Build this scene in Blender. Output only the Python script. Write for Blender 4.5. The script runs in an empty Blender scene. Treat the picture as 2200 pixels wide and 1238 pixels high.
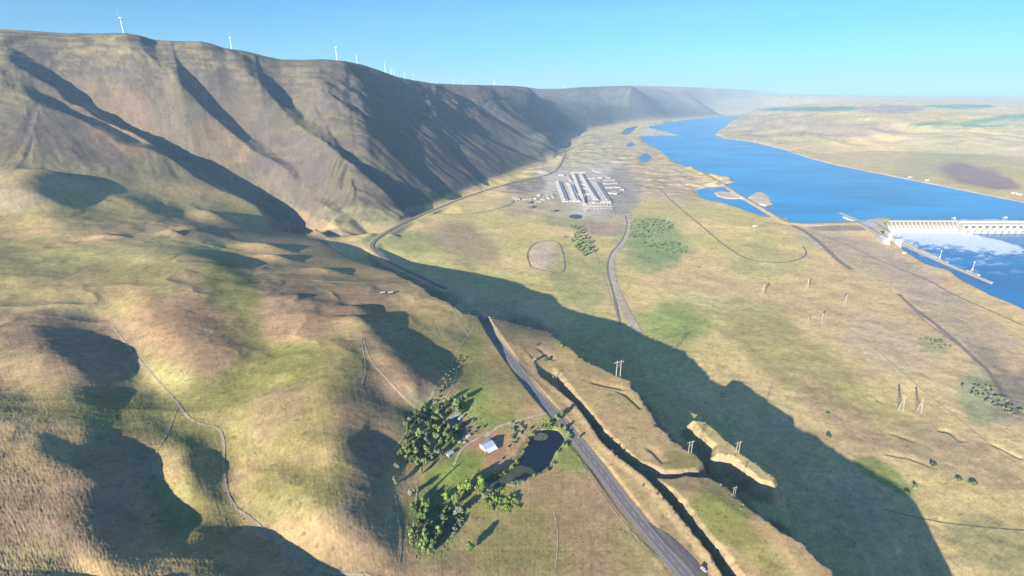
import bpy, bmesh, math, random
import numpy as np
from mathutils import Vector, Matrix

# ------------------------------------------------------------------ camera, light, exposure
sc = bpy.context.scene
CH, CF, CP = 500.0, 1100.0, math.radians(20.9)
cd = bpy.data.cameras.new('camera'); cd.sensor_width = 36; cd.lens = 18.0
cd.clip_start = 1; cd.clip_end = 300000
cam = bpy.data.objects.new('camera', cd); sc.collection.objects.link(cam)
cam.location = (0, 0, CH); cam.rotation_euler = (math.pi/2-CP, 0, 0); sc.camera = cam
SUN_AZ, SUN_EL = math.radians(34), math.radians(15.8)     # light travels towards azimuth 40 deg (from +Y to +X)
w = bpy.data.worlds.new('World'); sc.world = w; w.use_nodes = True
nt = w.node_tree; bg = nt.nodes['Background']
sky = nt.nodes.new('ShaderNodeTexSky'); sky.sky_type = 'NISHITA'; sky.sun_disc = False
sky.sun_elevation = SUN_EL; sky.sun_rotation = SUN_AZ+math.pi
sky.altitude = 500; sky.air_density = 1.0; sky.dust_density = 0.6; sky.ozone_density = 3.0
tint = nt.nodes.new('ShaderNodeVectorMath'); tint.operation = 'MULTIPLY'; tint.inputs[1].default_value = (0.42, 0.88, 1.2)
nt.links.new(sky.outputs[0], tint.inputs[0]); stc = nt.nodes.new('ShaderNodeTexCoord'); smp = nt.nodes.new('ShaderNodeMapping'); smp.inputs['Scale'].default_value = (2.2, 2.2, 14); snz = nt.nodes.new('ShaderNodeTexNoise')
snz.inputs['Scale'].default_value = 1.0; snz.inputs['Detail'].default_value = 5; snz.inputs['Distortion'].default_value = .6; nt.links.new(stc.outputs['Generated'], smp.inputs[0]); nt.links.new(smp.outputs[0], snz.inputs['Vector'])
smr = nt.nodes.new('ShaderNodeMapRange'); smr.inputs[1].default_value = .45; smr.inputs[2].default_value = .8; smr.inputs[3].default_value = 0; smr.inputs[4].default_value = .12; nt.links.new(snz.outputs[0], smr.inputs[0])
smx = nt.nodes.new('ShaderNodeMix'); smx.data_type = 'RGBA'; nt.links.new(smr.outputs[0], smx.inputs['Factor']); nt.links.new(tint.outputs[0], smx.inputs['A']); smx.inputs['B'].default_value = (5.0, 6.6, 7.4, 1)   # thin high cirrus
nt.links.new(smx.outputs['Result'], bg.inputs[0]); bg.inputs[1].default_value = 0.05
sl = bpy.data.lights.new('sun', 'SUN'); sl.energy = 5.0; sl.angle = math.radians(0.5); sl.color = (1, 0.90, 0.76)
so = bpy.data.objects.new('sun', sl); sc.collection.objects.link(so)
Ld = Vector((math.sin(SUN_AZ)*math.cos(SUN_EL), math.cos(SUN_AZ)*math.cos(SUN_EL), -math.sin(SUN_EL)))
so.rotation_euler = Ld.to_track_quat('-Z', 'Y').to_euler()
sc.view_settings.view_transform = 'Standard'; sc.view_settings.look = 'None'
sc.view_settings.exposure = 1.5; sc.view_settings.gamma = 1; sc.view_settings.use_curve_mapping = False
sc.cycles.volume_bounces = 1; sc.cycles.max_bounces = 5
HAZE_D, HAZE_C = 4.4e-5, (0.42, 0.68, 1.0)
cp, sp = math.cos(CP), math.sin(CP)

# ------------------------------------------------------------------ small geometry helpers (survey: picture point + height -> place)
def ray(u, v):
    x = (u-1100)/CF; y = (619-v)/CF
    return x, cp+y*sp, -sp+y*cp
def un(u, v, z):
    d = ray(u, v); t = (z-CH)/d[2]; return d[0]*t, d[1]*t, z
def uny(u, v, y):
    d = ray(u, v); t = y/d[1]; return d[0]*t, y, CH+d[2]*t
rng = np.random.RandomState(7)
_perm = rng.permutation(4096).astype(np.int32); _val = rng.rand(4096).astype(np.float32)
def vnoise(x, y, seed=0):
    xi = np.floor(x).astype(np.int32); yi = np.floor(y).astype(np.int32)
    fx = (x-xi).astype(np.float32); fy = (y-yi).astype(np.float32)
    fx = fx*fx*fx*(fx*(fx*6-15)+10); fy = fy*fy*fy*(fy*(fy*6-15)+10)
    def h(a, b): return _val[_perm[(_perm[(a+seed*131) & 4095]+b) & 4095]]
    a = h(xi, yi); b = h(xi+1, yi); c = h(xi, yi+1); d = h(xi+1, yi+1)
    return (a+(b-a)*fx)*(1-fy)+(c+(d-c)*fx)*fy
def fbm(x, y, o=4, seed=0, g=0.5):
    s = 0; a = 1; n = 0
    for k in range(o):
        s = s+a*(vnoise(x, y, seed+k)-0.5); n += a; x = x*2.03+11.3; y = y*2.03+5.7; a *= g
    return s/n*2
def sstep(a, b, x):
    t = np.clip((x-a)/(b-a), 0, 1); return t*t*(3-2*t)
def sdpoly(px, py, poly):
    """signed distance, negative inside"""
    d = np.full(px.shape, 1e18); ins = np.zeros(px.shape, bool); n = len(poly)
    for i in range(n):
        ax, ay = poly[i][:2]; bx, by = poly[(i+1) % n][:2]
        ex, ey = bx-ax, by-ay; wx, wy = px-ax, py-ay
        t = np.clip((wx*ex+wy*ey)/(ex*ex+ey*ey+1e-12), 0, 1)
        d = np.minimum(d, (wx-ex*t)**2+(wy-ey*t)**2)
        c = ((ay > py) != (by > py))
        with np.errstate(divide='ignore', invalid='ignore'):
            ins ^= c & (px < (bx-ax)*(py-ay)/(by-ay+1e-12)+ax)
    d = np.sqrt(d); return np.where(ins, -d, d)
def sdline(px, py, line):
    """distance to a polyline, side (+ right of travel), arc fraction"""
    best = np.full(px.shape, 1e18); side = np.zeros(px.shape); par = np.zeros(px.shape)
    L = [0]
    for i in range(len(line)-1): L.append(L[-1]+math.hypot(line[i+1][0]-line[i][0], line[i+1][1]-line[i][1]))
    for i in range(len(line)-1):
        ax, ay = line[i][:2]; bx, by = line[i+1][:2]
        ex, ey = bx-ax, by-ay; wx, wy = px-ax, py-ay
        t = np.clip((wx*ex+wy*ey)/(ex*ex+ey*ey+1e-12), 0, 1)
        d = (wx-ex*t)**2+(wy-ey*t)**2
        m = d < best; best = np.where(m, d, best)
        side = np.where(m, np.sign(wx*ey-wy*ex), side)
        par = np.where(m, (L[i]+t*(L[i+1]-L[i]))/L[-1], par)
    return np.sqrt(best), side, par
def bbm(px, py, pts, m):
    xs = [p[0] for p in pts]; ys = [p[1] for p in pts]
    return (px > min(xs)-m) & (px < max(xs)+m) & (py > min(ys)-m) & (py < max(ys)+m)
def rbf(P, Xe, Ye, sm=1e-4):
    P = np.array(P, float); a = P[:, 0]/P[:, 1]; b = np.log(P[:, 1]); z = P[:, 2]; n = len(P)
    # terrain height varies over far larger amounts when far away: work on z directly
    r2 = (a[:, None]-a)**2+(b[:, None]-b)**2
    K = r2*np.log(r2+1e-9)*0.5+np.eye(n)*sm
    A = np.zeros((n+3, n+3)); A[:n, :n] = K; A[:n, n] = 1; A[:n, n+1] = a; A[:n, n+2] = b; A[n:, :n] = A[:n, n:].T
    wv = np.linalg.solve(A, np.concatenate([z, [0, 0, 0]]))
    ea = (Xe/Ye).astype(np.float32).ravel(); eb = np.log(Ye).astype(np.float32).ravel()
    out = (wv[n]+wv[n+1]*ea+wv[n+2]*eb).astype(np.float32)
    for i in range(n):
        r2 = (ea-np.float32(a[i]))**2+(eb-np.float32(b[i]))**2
        out += np.float32(wv[i]*0.5)*r2*np.log(r2+np.float32(1e-9))
    return out.reshape(Xe.shape).astype(float)

# ------------------------------------------------------------------ terrain grid
ga = np.concatenate([np.linspace(-2.7, -1.4, 50)[:-1], np.linspace(-1.4, 1.4, 980), np.linspace(1.4, 2.4, 40)[1:]])
def lg(a, b, n): return np.exp(np.linspace(math.log(a), math.log(b), n))
gy = np.concatenate([lg(150, 235, 20)[:-1], lg(235, 520, 190)[:-1], lg(520, 1300, 300)[:-1], lg(1300, 5200, 310)[:-1], lg(5200, 60000, 170)])
NX, NY = len(ga), len(gy)
GY, GA = np.meshgrid(gy, ga, indexing='ij'); GX = GA*GY

# --- surveyed points: bench and hills (picture point, height)
crest = [(560,448,72),(600,460,52),(640,475,40),(690,520,66),(740,550,72),(800,572,86),(850,588,103),(880,603,116),(930,635,124),(970,655,128),(1000,680,116),
 (1040,675,103),(1090,690,95),(1170,710,93),(1210,735,103),(1260,775,107),(1300,795,104),(1350,818,104),(1355,830,105),(1380,870,107),
 (1420,920,107),(1460,955,107),(1500,985,107),(1500,1012,107),(1560,1045,107),(1600,1090,112),(1650,1130,112),(1720,1170,115),(1760,1210,115),
 (1795,1238,115),(1880,1300,115),(2000,1400,113),(2150,1550,98)]
crestW = [un(*c) for c in crest]
up = list(crestW[2:])
hills = [
 # draw A and its feeder
 (230,690,152),(262,735,147),(300,790,141),(340,835,135),(380,870,130),(430,905,123),(475,925,119),(485,1000,113),(490,1060,109),(510,1100,106),(560,1132,103),(600,1165,100),(640,1200,97),(720,1236,93),(840,1245,88),
 (450,560,172),(490,620,162),(530,690,153),(585,755,146),(530,830,137),(440,880,127),
 # hill between the swale and draw A
 (330,640,178),(400,720,172),(420,790,158),(300,700,166),(360,800,150),(470,760,158),(350,600,180),
 # east hill and knoll
 (650,640,160),(650,720,170),(700,690,166),(755,722,176),(795,700,170),(620,780,158),(700,800,168),
 
 (750,760,172),(752,820,158),(752,890,143),(762,980,126),(785,1080,110),(825,1180,98),
 (640,870,152),(600,930,141),(560,900,136),(650,1000,130),(600,1050,122),(690,1120,122),(560,1060,116),(700,960,140),
 # canal foot
 (978,745,97),(972,790,94),(900,885,92),(842,975,91),(862,1010,89),(872,1100,88),(868,1200,88),
 # bowl and spur
 (825,712,150),(880,738,124),(935,770,104),(803,725,168),(830,765,160),(860,805,148),(895,838,130),(915,862,104),
 (795,775,156),(825,840,134),(865,895,106),(900,690,124),(955,715,108),(880,660,120),
 # western ridges and hollows
 (60,700,188),(115,745,188),(165,790,182),(200,835,160),(240,855,146),(290,860,140),(0,700,190),(0,800,184),(60,850,172),
 (205,1030,163),(180,1090,161),(220,1150,150),(230,960,148),(300,975,134),(345,1055,122),(322,1130,116),(400,1100,110),(300,900,140),(200,890,158),(120,960,166),
 (400,960,134),(410,1010,136),(405,1050,128),(360,920,128),(380,1180,128),(480,1240,132),(560,1290,128),(420,1140,118),
 (200,1200,150),(200,1250,140),(200,1320,165),(50,1000,174),(60,1110,168),(0,900,180),(0,1238,160),(-300,1000,200),(-300,1400,200),(150,900,166),(100,950,172),
 (0,450,240),(100,470,220),(0,560,200),(150,570,184),(300,520,176),(250,600,176),(420,500,150),(0,640,190),(150,650,180),
 (-300,650,230),(-300,450,300),(300,440,200),
 # bench
 (1040,740,89),(1110,830,89),(1100,900,88),(1030,950,88),(960,1000,88),(1150,1100,88),(1000,1150,88),(1300,1150,88),(1200,1238,88),(930,1238,88),
 (1000,1350,90),(1400,1238,88),(1250,850,86),(1200,780,80),(1300,900,88),(1400,960,90),(1550,1130,90),(1650,1210,90),(1500,1300,88),(1800,1400,84),(1000,720,92),(1180,880,88),(920,900,89),
 (700,1400,100),(300,1500,150),(1500,1600,85),(1000,1800,90),(300,1900,150)]
def relief(z): return z+18 if z <= 92 else 110+(z-92)*0.54
up += [un(u, v, relief(z)) for u, v, z in hills]
up += [un(*p) for p in [(560,600,134),(700,600,122),(780,618,128),(840,640,128),(740,650,134),(620,540,98),(560,520,104),(700,560,92),(760,585,102),(500,480,102),(400,455,128),(480,540,122),(640,590,124),(330,480,146),(820,600,110)]]
# mountain: skyline point with range, foot point with height
mt = [(-900,60,2100,-700,480,240),(-400,58,2250,-300,430,225),(0,63,2400,0,430,210),(130,72,2500,170,425,195),(270,70,2600,330,425,170),(430,88,2700,500,440,118),(520,107,2770,580,455,82),
 (600,128,2850,660,478,55),(700,128,2920,770,500,44),(740,133,3050,830,492,40),(820,155,3400,900,458,38),(880,170,3700,990,420,36),(930,180,4050,1060,390,36),(1020,181,4900,1140,358,36),(1100,184,6000,1195,340,36),
 (1150,190,7000,1215,310,36),(1250,187,9000,1250,282,36),(1350,184,10000,1330,266,36),(1500,188,14500,1440,257,36),(1620,193,16000,1560,249,36),(1750,198,21000,1640,246,36),(1850,203,26000,1750,243,36)]
plain = []; CRW = sorted([uny(*m[:3]) for m in mt], key=lambda p: p[0]/p[1])
for (uc, vc, yc_, uf, vf, zf) in mt:
    c = uny(uc, vc, yc_); f = un(uf, vf, zf)
    if uf > 1600: f = uny(uf, 240, 13500)
    up.append(c); up.append(f); plain.append(f)
    for t, sag in (((.25, -.05), (.55, -.06), (.85, .02)) if uf < 600 else ((.06, .0), (.25, -.005), (.55, -.01), (.85, .01))):
        up.append((f[0]+(c[0]-f[0])*t, f[1]+(c[1]-f[1])*t, f[2]+(c[2]-f[2])*(t+sag)))
    up.append((c[0]*1.25, c[1]*1.25, c[2]-15)); up.append((c[0]*1.8, c[1]*1.8, c[2]-60))
ZU = rbf(up, GX, GY)
cap = 140+0.20*np.maximum(0, GY-500)+60*sstep(-1.6, -1.3, GA)
kk = np.maximum(sstep(-1.40, -1.6, GA), sstep(370, 300, GY)*sstep(.3,-.2,GA)); ZU = ZU+(np.minimum(ZU, cap)-ZU)*kk
# --- valley floor, far bank and far plateau
plain += [un(*p) for p in [(650,485,30),(760,505,34),(850,555,20),(1010,600,16),(1220,655,15),(1440,742,15),(1700,900,15),(1850,1000,15),(2080,1200,14),(2300,1500,12),(1700,1300,15),(1400,1000,15),(1100,700,16),
 (900,520,32),(1000,480,32),(1100,440,34),(1200,450,34),(1300,400,35),(1300,480,28),(1400,520,22),(1500,600,18),(1700,700,16),(1900,800,14),(2100,950,12),(2300,1000,10),
 (1280,330,36),(1350,300,36),(1250,300,37),(1380,360,36),(1450,400,36),(1550,470,32),(1620,500,28),(1700,520,26),(1800,520,26),(1850,510,26),(1900,560,16),(2000,640,12),(2150,700,10),(2200,690,8),(2500,850,8),(1000,1200,15),(600,1000,15),(400,600,30),
 (1450,480,30),(1600,560,20)]]
shore_far = [(1545,282),(1560,299),(1620,306),(1680,321),(1740,341),(1800,356),(1900,376),(2000,396),(2100,416),(2200,436),(2330,465),(2500,500)]
plain += [un(u, v-2, 36) for u, v in shore_far]
plain += [uny(*p) for p in [(1640,268,6600),(1720,262,6400),(1800,300,4900),(1900,330,4450),(2000,340,4200),(2100,360,3900),(2200,372,3600),(2400,420,3200),
 (1700,244,7600),(1850,240,6900),(2000,262,5600),(2100,275,5100),(2200,285,4800),(2400,300,4400),(2600,300,4200),
 (1850,228,9000),(2000,232,8500),(2200,250,7000),(2400,250,7000),(1750,222,11500),(1900,216,14000),(2050,214,14000),(2200,220,11500),(2500,220,12000),
 (1650,215,14500),(1700,207,20000),(1900,206,25000),(2100,206.5,25000),(2400,207,25000),(1900,205,45000),(2300,205,45000),(1600,205,40000),(1200,205,40000),(2700,206,45000)]]
ZP = rbf(plain, GX, GY)
foot = [un(m[3], m[4], m[5]) for m in mt if 640 < m[3] < 1600] + [(4600, 13500, 0), (30000, 60000, 0)]
hillpoly = [(-2000, 70000, 0)] + [(-400000, 60000, 0), (-400000, 60, 0), (420, 60, 0)] + crestW[::-1] + foot
# cliff between bench and valley floor
n1 = fbm(GX/22, GY/22, 3, 3); n2 = fbm(GX/7, GY/7, 2, 8)
m = (GY < 70000)
sd = np.full(GX.shape, 1e6); sd[m] = sdpoly(GX[m], GY[m], hillpoly)
rag = sstep(-900, -200, GX)*(GY < 2500)
sdn = sd+(n1*7+n2*3)*rag*(GY < 1700)
prof = 1-sstep(0, 38, sdn)
pw = np.maximum(60, GY*.03); prof = np.where(GY < 2000, prof, 1-sstep(-1, 1, sd/pw))
ZT = ZP+(ZU-ZP)*prof
upland = prof

# --- mountain ravines (thalweg line, depth, west flank width, east flank width)
def _w_unused(line):
    out = []
    for (u, v) in line:
        a = (u-1100)/CF
        out.append(hitpix(u, v))
    return out
def _gi(x, y, Z):
    a = np.clip(x/np.maximum(y, 1), ga[0], ga[-1]); i = np.interp(a, ga, np.arange(NX)); j = np.interp(np.clip(y, gy[0], gy[-1]), gy, np.arange(NY))
    i0 = np.minimum(i.astype(int), NX-2); j0 = np.minimum(j.astype(int), NY-2); fi = i-i0; fj = j-j0
    return (Z[j0, i0]*(1-fi)+Z[j0, i0+1]*fi)*(1-fj)+(Z[j0+1, i0]*(1-fi)+Z[j0+1, i0+1]*fi)*fj
def hitpix(u, v):
    d = ray(u, v); T = np.exp(np.linspace(math.log(200), math.log(70000), 2600))
    X = d[0]*T; Y = d[1]*T; Zr = CH+d[2]*T
    below = np.where((Zr < _gi(X, Y, ZT)) & (Y > 170))[0]
    if len(below) == 0: k = len(T)-1; return (float(X[k]), float(Y[k]), float(_gi(X[k:k+1], Y[k:k+1], ZT)[0]))
    k = max(below[0], 1); lo, hi = T[k-1], T[k]
    for _ in range(22):
        mid = (lo+hi)/2
        if CH+d[2]*mid < _gi(np.array([d[0]*mid]), np.array([d[1]*mid]), ZT)[0]: hi = mid
        else: lo = mid
    t = hi; x, y = d[0]*t, d[1]*t
    return (x, y, float(_gi(np.array([x]), np.array([y]), ZT)[0]))
mtn0 = 0
sk = [uny(u, v, 1000.) for u, v in [(-600,62),(-100,61),(0,62),(60,66),(130,71),(200,72),(270,70),(300,76),(330,85),(380,88),(430,88),(455,94),(480,103),(520,108),(560,118),(600,127),(650,129),(690,127),(740,131),(780,139),(820,153),(850,164),(880,171),(930,179),(1000,182),(1100,184),(1130,187),(1155,191),(1200,191),(1250,187),(1350,184),(1420,185),(1500,188),(1620,193),(1750,198),(1850,203),(2000,205.5)]]
ks = np.interp(ga, [p[0]/p[1] for p in sk], [(p[2]-CH)/p[1] for p in sk])
cur = np.where(GY > 1500, (ZT-CH)/GY, -9); K = cur.max(0); zc = ZT[cur.argmax(0), np.arange(NX)]; yc = gy[cur.argmax(0)]
wm = np.clip((ZT-150)/np.maximum(zc[None]-150, 60), 0, 1.0)*upland*(GY > 1500)*(GA < .62)
ZT += np.clip(ks-K, -.03, .03)[None]*np.minimum(GY, yc[None])*wm
ZT = np.where((GY > 1500) & (GA < .62), np.minimum(ZT, CH+GY*(ks[None]-.0002)-np.maximum(0, GY-yc[None])*.03), ZT)
ravs_ = 0
ravs = [([(2,140),(50,162),(100,185),(200,232),(290,280),(380,315),(440,335)], 44, 93, 195),
 ([(2,84),(40,95),(80,110),(160,160),(250,218),(330,262),(400,305),(470,350),(545,395),(610,440),(650,478)], 105, 130, 260),
 ([(330,78),(380,120),(430,172),(500,238),(560,285),(620,325),(670,370),(740,425),(790,470)], 92, 120, 210),
 ([(500,100),(560,150),(610,190),(680,245),(740,300),(800,350),(850,400),(890,440)], 84, 120, 200),
 ([(640,120),(690,160),(760,215),(820,280),(880,340),(950,395),(985,415)], 46, 117, 195),
 ([(720,128),(780,170),(840,200),(900,240),(960,300),(1010,350),(1040,385)], 36, 80, 150),
 ([(880,168),(930,215),(985,255),(1060,290),(1120,315),(1175,338)], 79, 148, 247),
 ([(940,180),(1000,215),(1050,240),(1110,275),(1160,300)], 43, 124, 225),
 ([(1030,182),(1070,215),(1120,250),(1160,268),(1200,285)], 39, 204, 337),
 ([(1140,190),(1170,215),(1210,240),(1240,262)], 39, 260, 450),
 ([(1240,187),(1290,210),(1320,235),(1345,250)], 32, 310, 525),
 ([(1420,187),(1450,205),(1490,225),(1500,240)], 32, 434, 675),
 ([(1620,193),(1630,205),(1640,215),(1600,232)], 25, 558, 900)]
sdc = np.hypot(0, 0)
RAV = np.zeros(GX.shape)
for line, dep, wl, wr in ravs:
    L = [hitpix(u, v) for u, v in line]
    mm = bbm(GX, GY, L, 900) & (GY > 800)
    d, s, t = sdline(GX[mm], GY[mm], L)
    wv = fbm(GX[mm]/160, GY[mm]/160, 3, 21)
    d = np.maximum(0, d+wv*30)
    wid = np.where(s > 0, wl, wr)      # travel runs downhill (towards the camera): + side is west
    ext = (.25*sstep(-.01, .03, t)+.75*sstep(.02, .26, t))*(0.6+0.4*sstep(1.0, .8, t))
    k = np.clip(1-d/wid, 0, 1); k = np.where(s > 0, k*k*(3-2*k)*.5+k*.5, k*k*.6+k*.4)
    RAV[mm] = np.maximum(RAV[mm], dep*k*ext)
ZT -= RAV
# rock: steps and gullies on the mountain face
fw = sorted([un(m_[3], m_[4], m_[5]) for m_ in mt if m_[3] < 1300], key=lambda p: p[0]/p[1])
zf = np.interp(GA, [p[0]/p[1] for p in fw], [p[2] for p in fw]); yf = np.interp(GA, [p[0]/p[1] for p in fw], [p[1] for p in fw])
mtn = np.where(GX/GY > -.5, sstep(1, 16, ZT-zf)*sstep(.985, 1.02, GY/yf), sstep(8, 80, ZT-zf)*sstep(.97, 1.08, GY/yf))*upland*(1-sstep(7000, 16000, GY))
FL = [un(m[3], m[4], m[5])[:2] for m in mt if m[3] < 1500]
FL = [(FL[0][0]-4000, FL[0][1]-900)]+FL
for _ in range(3):
    o = [FL[0]]
    for p_, q_ in zip(FL, FL[1:]): o += [(p_[0]*.75+q_[0]*.25, p_[1]*.75+q_[1]*.25), (p_[0]*.25+q_[0]*.75, p_[1]*.25+q_[1]*.75)]
    FL = o+[FL[-1]]
t_, _s, s_ = sdline(GX, GY, FL); s_ = s_*sum(math.hypot(q_[0]-p_[0], q_[1]-p_[1]) for p_, q_ in zip(FL, FL[1:]))
dg = fbm(GX/300, GY/300, 2, 35)*60; s_ = s_+dg+t_*.12
gl = fbm(s_/80, t_/600, 4, 31)
gully = -np.abs(gl)*34+7
CR = np.interp(GA, [p[0]/p[1] for p in CRW], [p[1] for p in CRW]); face = sstep(CR*1.0, CR*.86, GY)
rock = fbm(GX/60, GY/60, 5, 41, .6)
stepz = np.sin(ZT/15.0+fbm(GX/200, GY/200, 2, 5)*5)
high = sstep(.4, .75, (ZT-zf)/np.maximum(zc[None]-zf, 50))
ZT += mtn*(.12+.88*face)*(-np.abs(fbm(s_/33, t_/330, 3, 37))*(11-6*sstep(-.35,-.1,GX/GY))*sstep(-1500,-500,GX)+gully*(.12+.98*sstep(-1300,-600,GX)-.7*sstep(-.4,-.15,GX/GY))*sstep(0, 120, ZT-zf)+rock*(10+9*sstep(-.45,-.25,GX/GY))*(0.25+high)+stepz*2.2*high*(rock > -.1))
# skyline bumpiness of the far mountain
ZT += upland*sstep(5000, 9000, GY)*fbm(GX/900, GY/900, 4, 61)*14
cur = np.where(GY > 1500, (ZT-CH)/GY, -9); K = cur.max(0)
ZT += np.clip(ks-K, -.03, .03)[None]*np.minimum(GY, yc[None])*wm
capz = CH+GY*(ks[None]-.0002)-np.maximum(0, GY-yc[None])*.03+fbm(GX/70, GY/70, 3, 66)*4*(GY/3000)**.5
ZT = np.where((GY > 1500) & (GA < .62), np.minimum(ZT, capz), ZT)
# far plateau undulation
fp = (1-upland)*sstep(4500, 7000, GY)
ZT += fp*fbm(GX/1500, GY/1500, 4, 71)*35
fbk = (1-upland)*sstep(38, 110, ZT)*sstep(3300, 3800, GY)*(1-sstep(9000, 16000, GY)); ZT += fbk*(12-np.abs(fbm(GX/650, GY/650, 4, 73))*75)
scb = (1-upland)*sstep(2300, 2800, GY)*(1-sstep(6000, 9000, GY))*sstep(.62, .5, GX/GY)*(1-np.exp(-(((GX/GY-.14)/.09)**2+((GY-2850)/700)**2)**2)); ZT += scb*(np.abs(fbm(GX/110, GY/110, 4, 75))*16-3)
# foreground micro relief
near = 1-sstep(1500, 2600, GY)
hm_ = sstep(109, 124, ZT)
ZT += near*upland*(1-mtn)*hm_*(.9-np.abs(fbm(GX/120+.3*fbm(GX/60, GY/60, 2, 12), GY/120, 3, 83))*4.5)
ZT += near*upland*(1-mtn)*(fbm(GX/45, GY/45, 4, 81)*1.0*sstep(92, 130, ZT)+fbm(GX/12, GY/12, 3, 85)*.15)
ZT += (1-upland)*(fbm(GX/60, GY/60, 4, 91)*1.6+fbm(GX/17, GY/17, 2, 93)*.3)*(1-sstep(3500, 6000, GY))
# mounds: (picture point, height, half length, half width, heading)
for (u, v, h, a, b, hd) in [(228,512,9,40,12,60),(372,500,9,30,10,120),(420,492,9,34,10,120),(575,533,13,60,12,105),(590,556,12,50,10,105),(700,584,9,50,10,110),
    (770,668,9,34,10,115),(770,690,9,34,9,115),(455,465,18,60,16,115),(120,400,30,120,60,90),(40,430,35,100,50,80),(545,905,6,60,20,40),(640,640,5,20,14,0),
    (600,815,5,40,18,60),(690,880,5,50,20,60),(250,770,0,1,1,0)]:
    x, y, z = hitpix(u, v); hd = hd+180 if hd > 85 else hd; c, s = math.cos(math.radians(hd)), math.sin(math.radians(hd))
    p = ((GX-x)*s+(GY-y)*c)/a; q = ((GX-x)*c-(GY-y)*s)/b
    q = np.where(q > 0, q*1.5, q*.3)
    ZT += h*np.exp(-(p*p+q*q))
# --- gully between the highway and the mesa
GL = [(1118,733),(1150,770),(1163,800),(1200,832),(1235,862),(1268,905),(1292,945),(1330,983),(1385,1022),(1440,1082),(1500,1152),(1530,1190),(1562,1238),(1640,1340),(1760,1500)]
GR = [(1850,1500),(1700,1340),(1597,1238),(1560,1190),(1520,1140),(1480,1090),(1440,1046),(1403,1020),(1452,1020),(1470,1014),(1530,1020),(1560,1000),(1520,985),(1498,1004),(1430,1008),(1380,990),(1340,960),(1300,920),(1270,880),(1245,850),(1215,815),(1200,788),(1190,765),(1165,745)]
gp = [un(u, v, 108) for u, v in GL+GR]
mm = bbm(GX, GY, gp, 170)
dn = sdpoly(GX[mm], GY[mm], gp)+n1[mm]*2.5+n2[mm]*1.5
mside = (sdline(GX[mm], GY[mm], [un(u, v, 108) for u, v in GR[5:8][::-1]+[] ])[0]) if False else None
dr, sr_, _ = sdline(GX[mm], GY[mm], [un(u, v, 108) for u, v in GL]); rt_ = sr_*dr
msk = sstep(800, 700, GY[mm])*(upland[mm] > .5)
ZT[mm] = np.where(rt_ < 0, ZT[mm]+(np.minimum(ZT[mm], 104.3+9*sstep(470, 360, GY[mm]))-ZT[mm])*msk, ZT[mm]+1.6*sstep(14, 2, rt_)*msk)
k = sstep(2.5, -9, dn)*sstep(720, 650, GY[mm])
ZT[mm] = ZT[mm]+(np.minimum(ZT[mm], 88)-ZT[mm])*k
ter = [un(u, v, 73) for u, v in [(1340,810),(1375,830),(1440,868),(1510,885),(1580,918),(1645,968),(1690,1030),(1700,1080),(1720,1165),(1560,1060),(1450,960),(1380,880)]]
mm = bbm(GX, GY, ter, 60); dn = sdpoly(GX[mm], GY[mm], ter)+n1[mm]*6
ZT[mm] = ZT[mm]+(np.maximum(ZT[mm], 73)-ZT[mm])*sstep(22, -6, dn)
# island mesa standing in the shadow
isl = [un(u, v, 96) for u, v in [(1490,905),(1515,906),(1540,925),(1560,945),(1585,962),(1592,972),(1620,990),(1662,1018),(1660,1030),(1635,1025),(1600,998),(1575,978),(1540,975),(1543,955),(1520,940)]]
mm = bbm(GX, GY, isl, 60)
dn = sdpoly(GX[mm], GY[mm], isl)+n2[mm]*1.5
k = sstep(14, 0, dn); it_ = 97-5*np.clip((GX[mm]-isl[0][0])/(isl[7][0]-isl[0][0]), 0, 1); ZT[mm] = ZT[mm]+(np.maximum(ZT[mm], it_)-ZT[mm])*k
# little ledges on the mesa
for ln, h in (([(1260,820),(1300,830),(1345,838),(1352,840)], 3.3), ([(1318,838),(1345,850),(1375,878),(1384,880)], 3.5), ([(1150,745),(1180,770),(1195,775)], 4),
              ([(1385,960),(1405,975),(1425,998)], 3), ([(1560,1052),(1580,1058),(1590,1066)], 2), ([(2010,925),(2040,930),(2066,952)], 3.5), ([(1860,842),(1900,870)], 2), ([(1905,930),(1970,952)], 2.0),
              ([(2120,950),(2160,970),(2200,990)], 3), ([(1890,975),(1950,985),(2020,1010)], 2),([(1930,630),(1990,690),(2060,740),(2130,800),(2170,870),(2200,900)],5)):
    L = [hitpix(u, v) for u, v in ln]; mm = bbm(GX, GY, L, 30)
    d, s, t = sdline(GX[mm], GY[mm], L)
    h = h*.5
    ZT[mm] -= h*np.where(s < 0, sstep(12+h, 0, d), sstep(2, 0, d))*sstep(0, .2, t)*sstep(1, .85, t)
# --- highway bed: (picture point, height)
hwy = [(1010,655,44),(1020,668,70),(1034,684,92),(1060,722,99),(1100,777,101),(1150,843,103),(1196,893,105),(1240,948,106),(1290,1010,106),(1345,1085,106),(1400,1152,106),(1450,1210,106),(1475,1240,106),(1560,1340,106),(1680,1480,105)]
hw = [un(*p) for p in hwy]
hw2 = [un(*p) for p in [(960,622,42),(890,590,39),(830,560,38),(798,535,38),(800,520,38),(830,500,38),(880,474,38),(940,448,38),(1010,420,37),(1080,398,37),(1140,385,36),(1190,373,36),(1205,355,36),(1215,330,36)]]
def bed(L, half, fade, raise_=0):
    mm = bbm(GX, GY, L, half+fade+5)
    d, s, t = sdline(GX[mm], GY[mm], L)
    Ls = [0]
    for i in range(len(L)-1): Ls.append(Ls[-1]+math.hypot(L[i+1][0]-L[i][0], L[i+1][1]-L[i][1]))
    zz = np.interp(t*Ls[-1], Ls, [p[2] for p in L])+raise_
    k = sstep(half+fade, half, d); ZT[mm] = ZT[mm]+(zz-ZT[mm])*k
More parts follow.
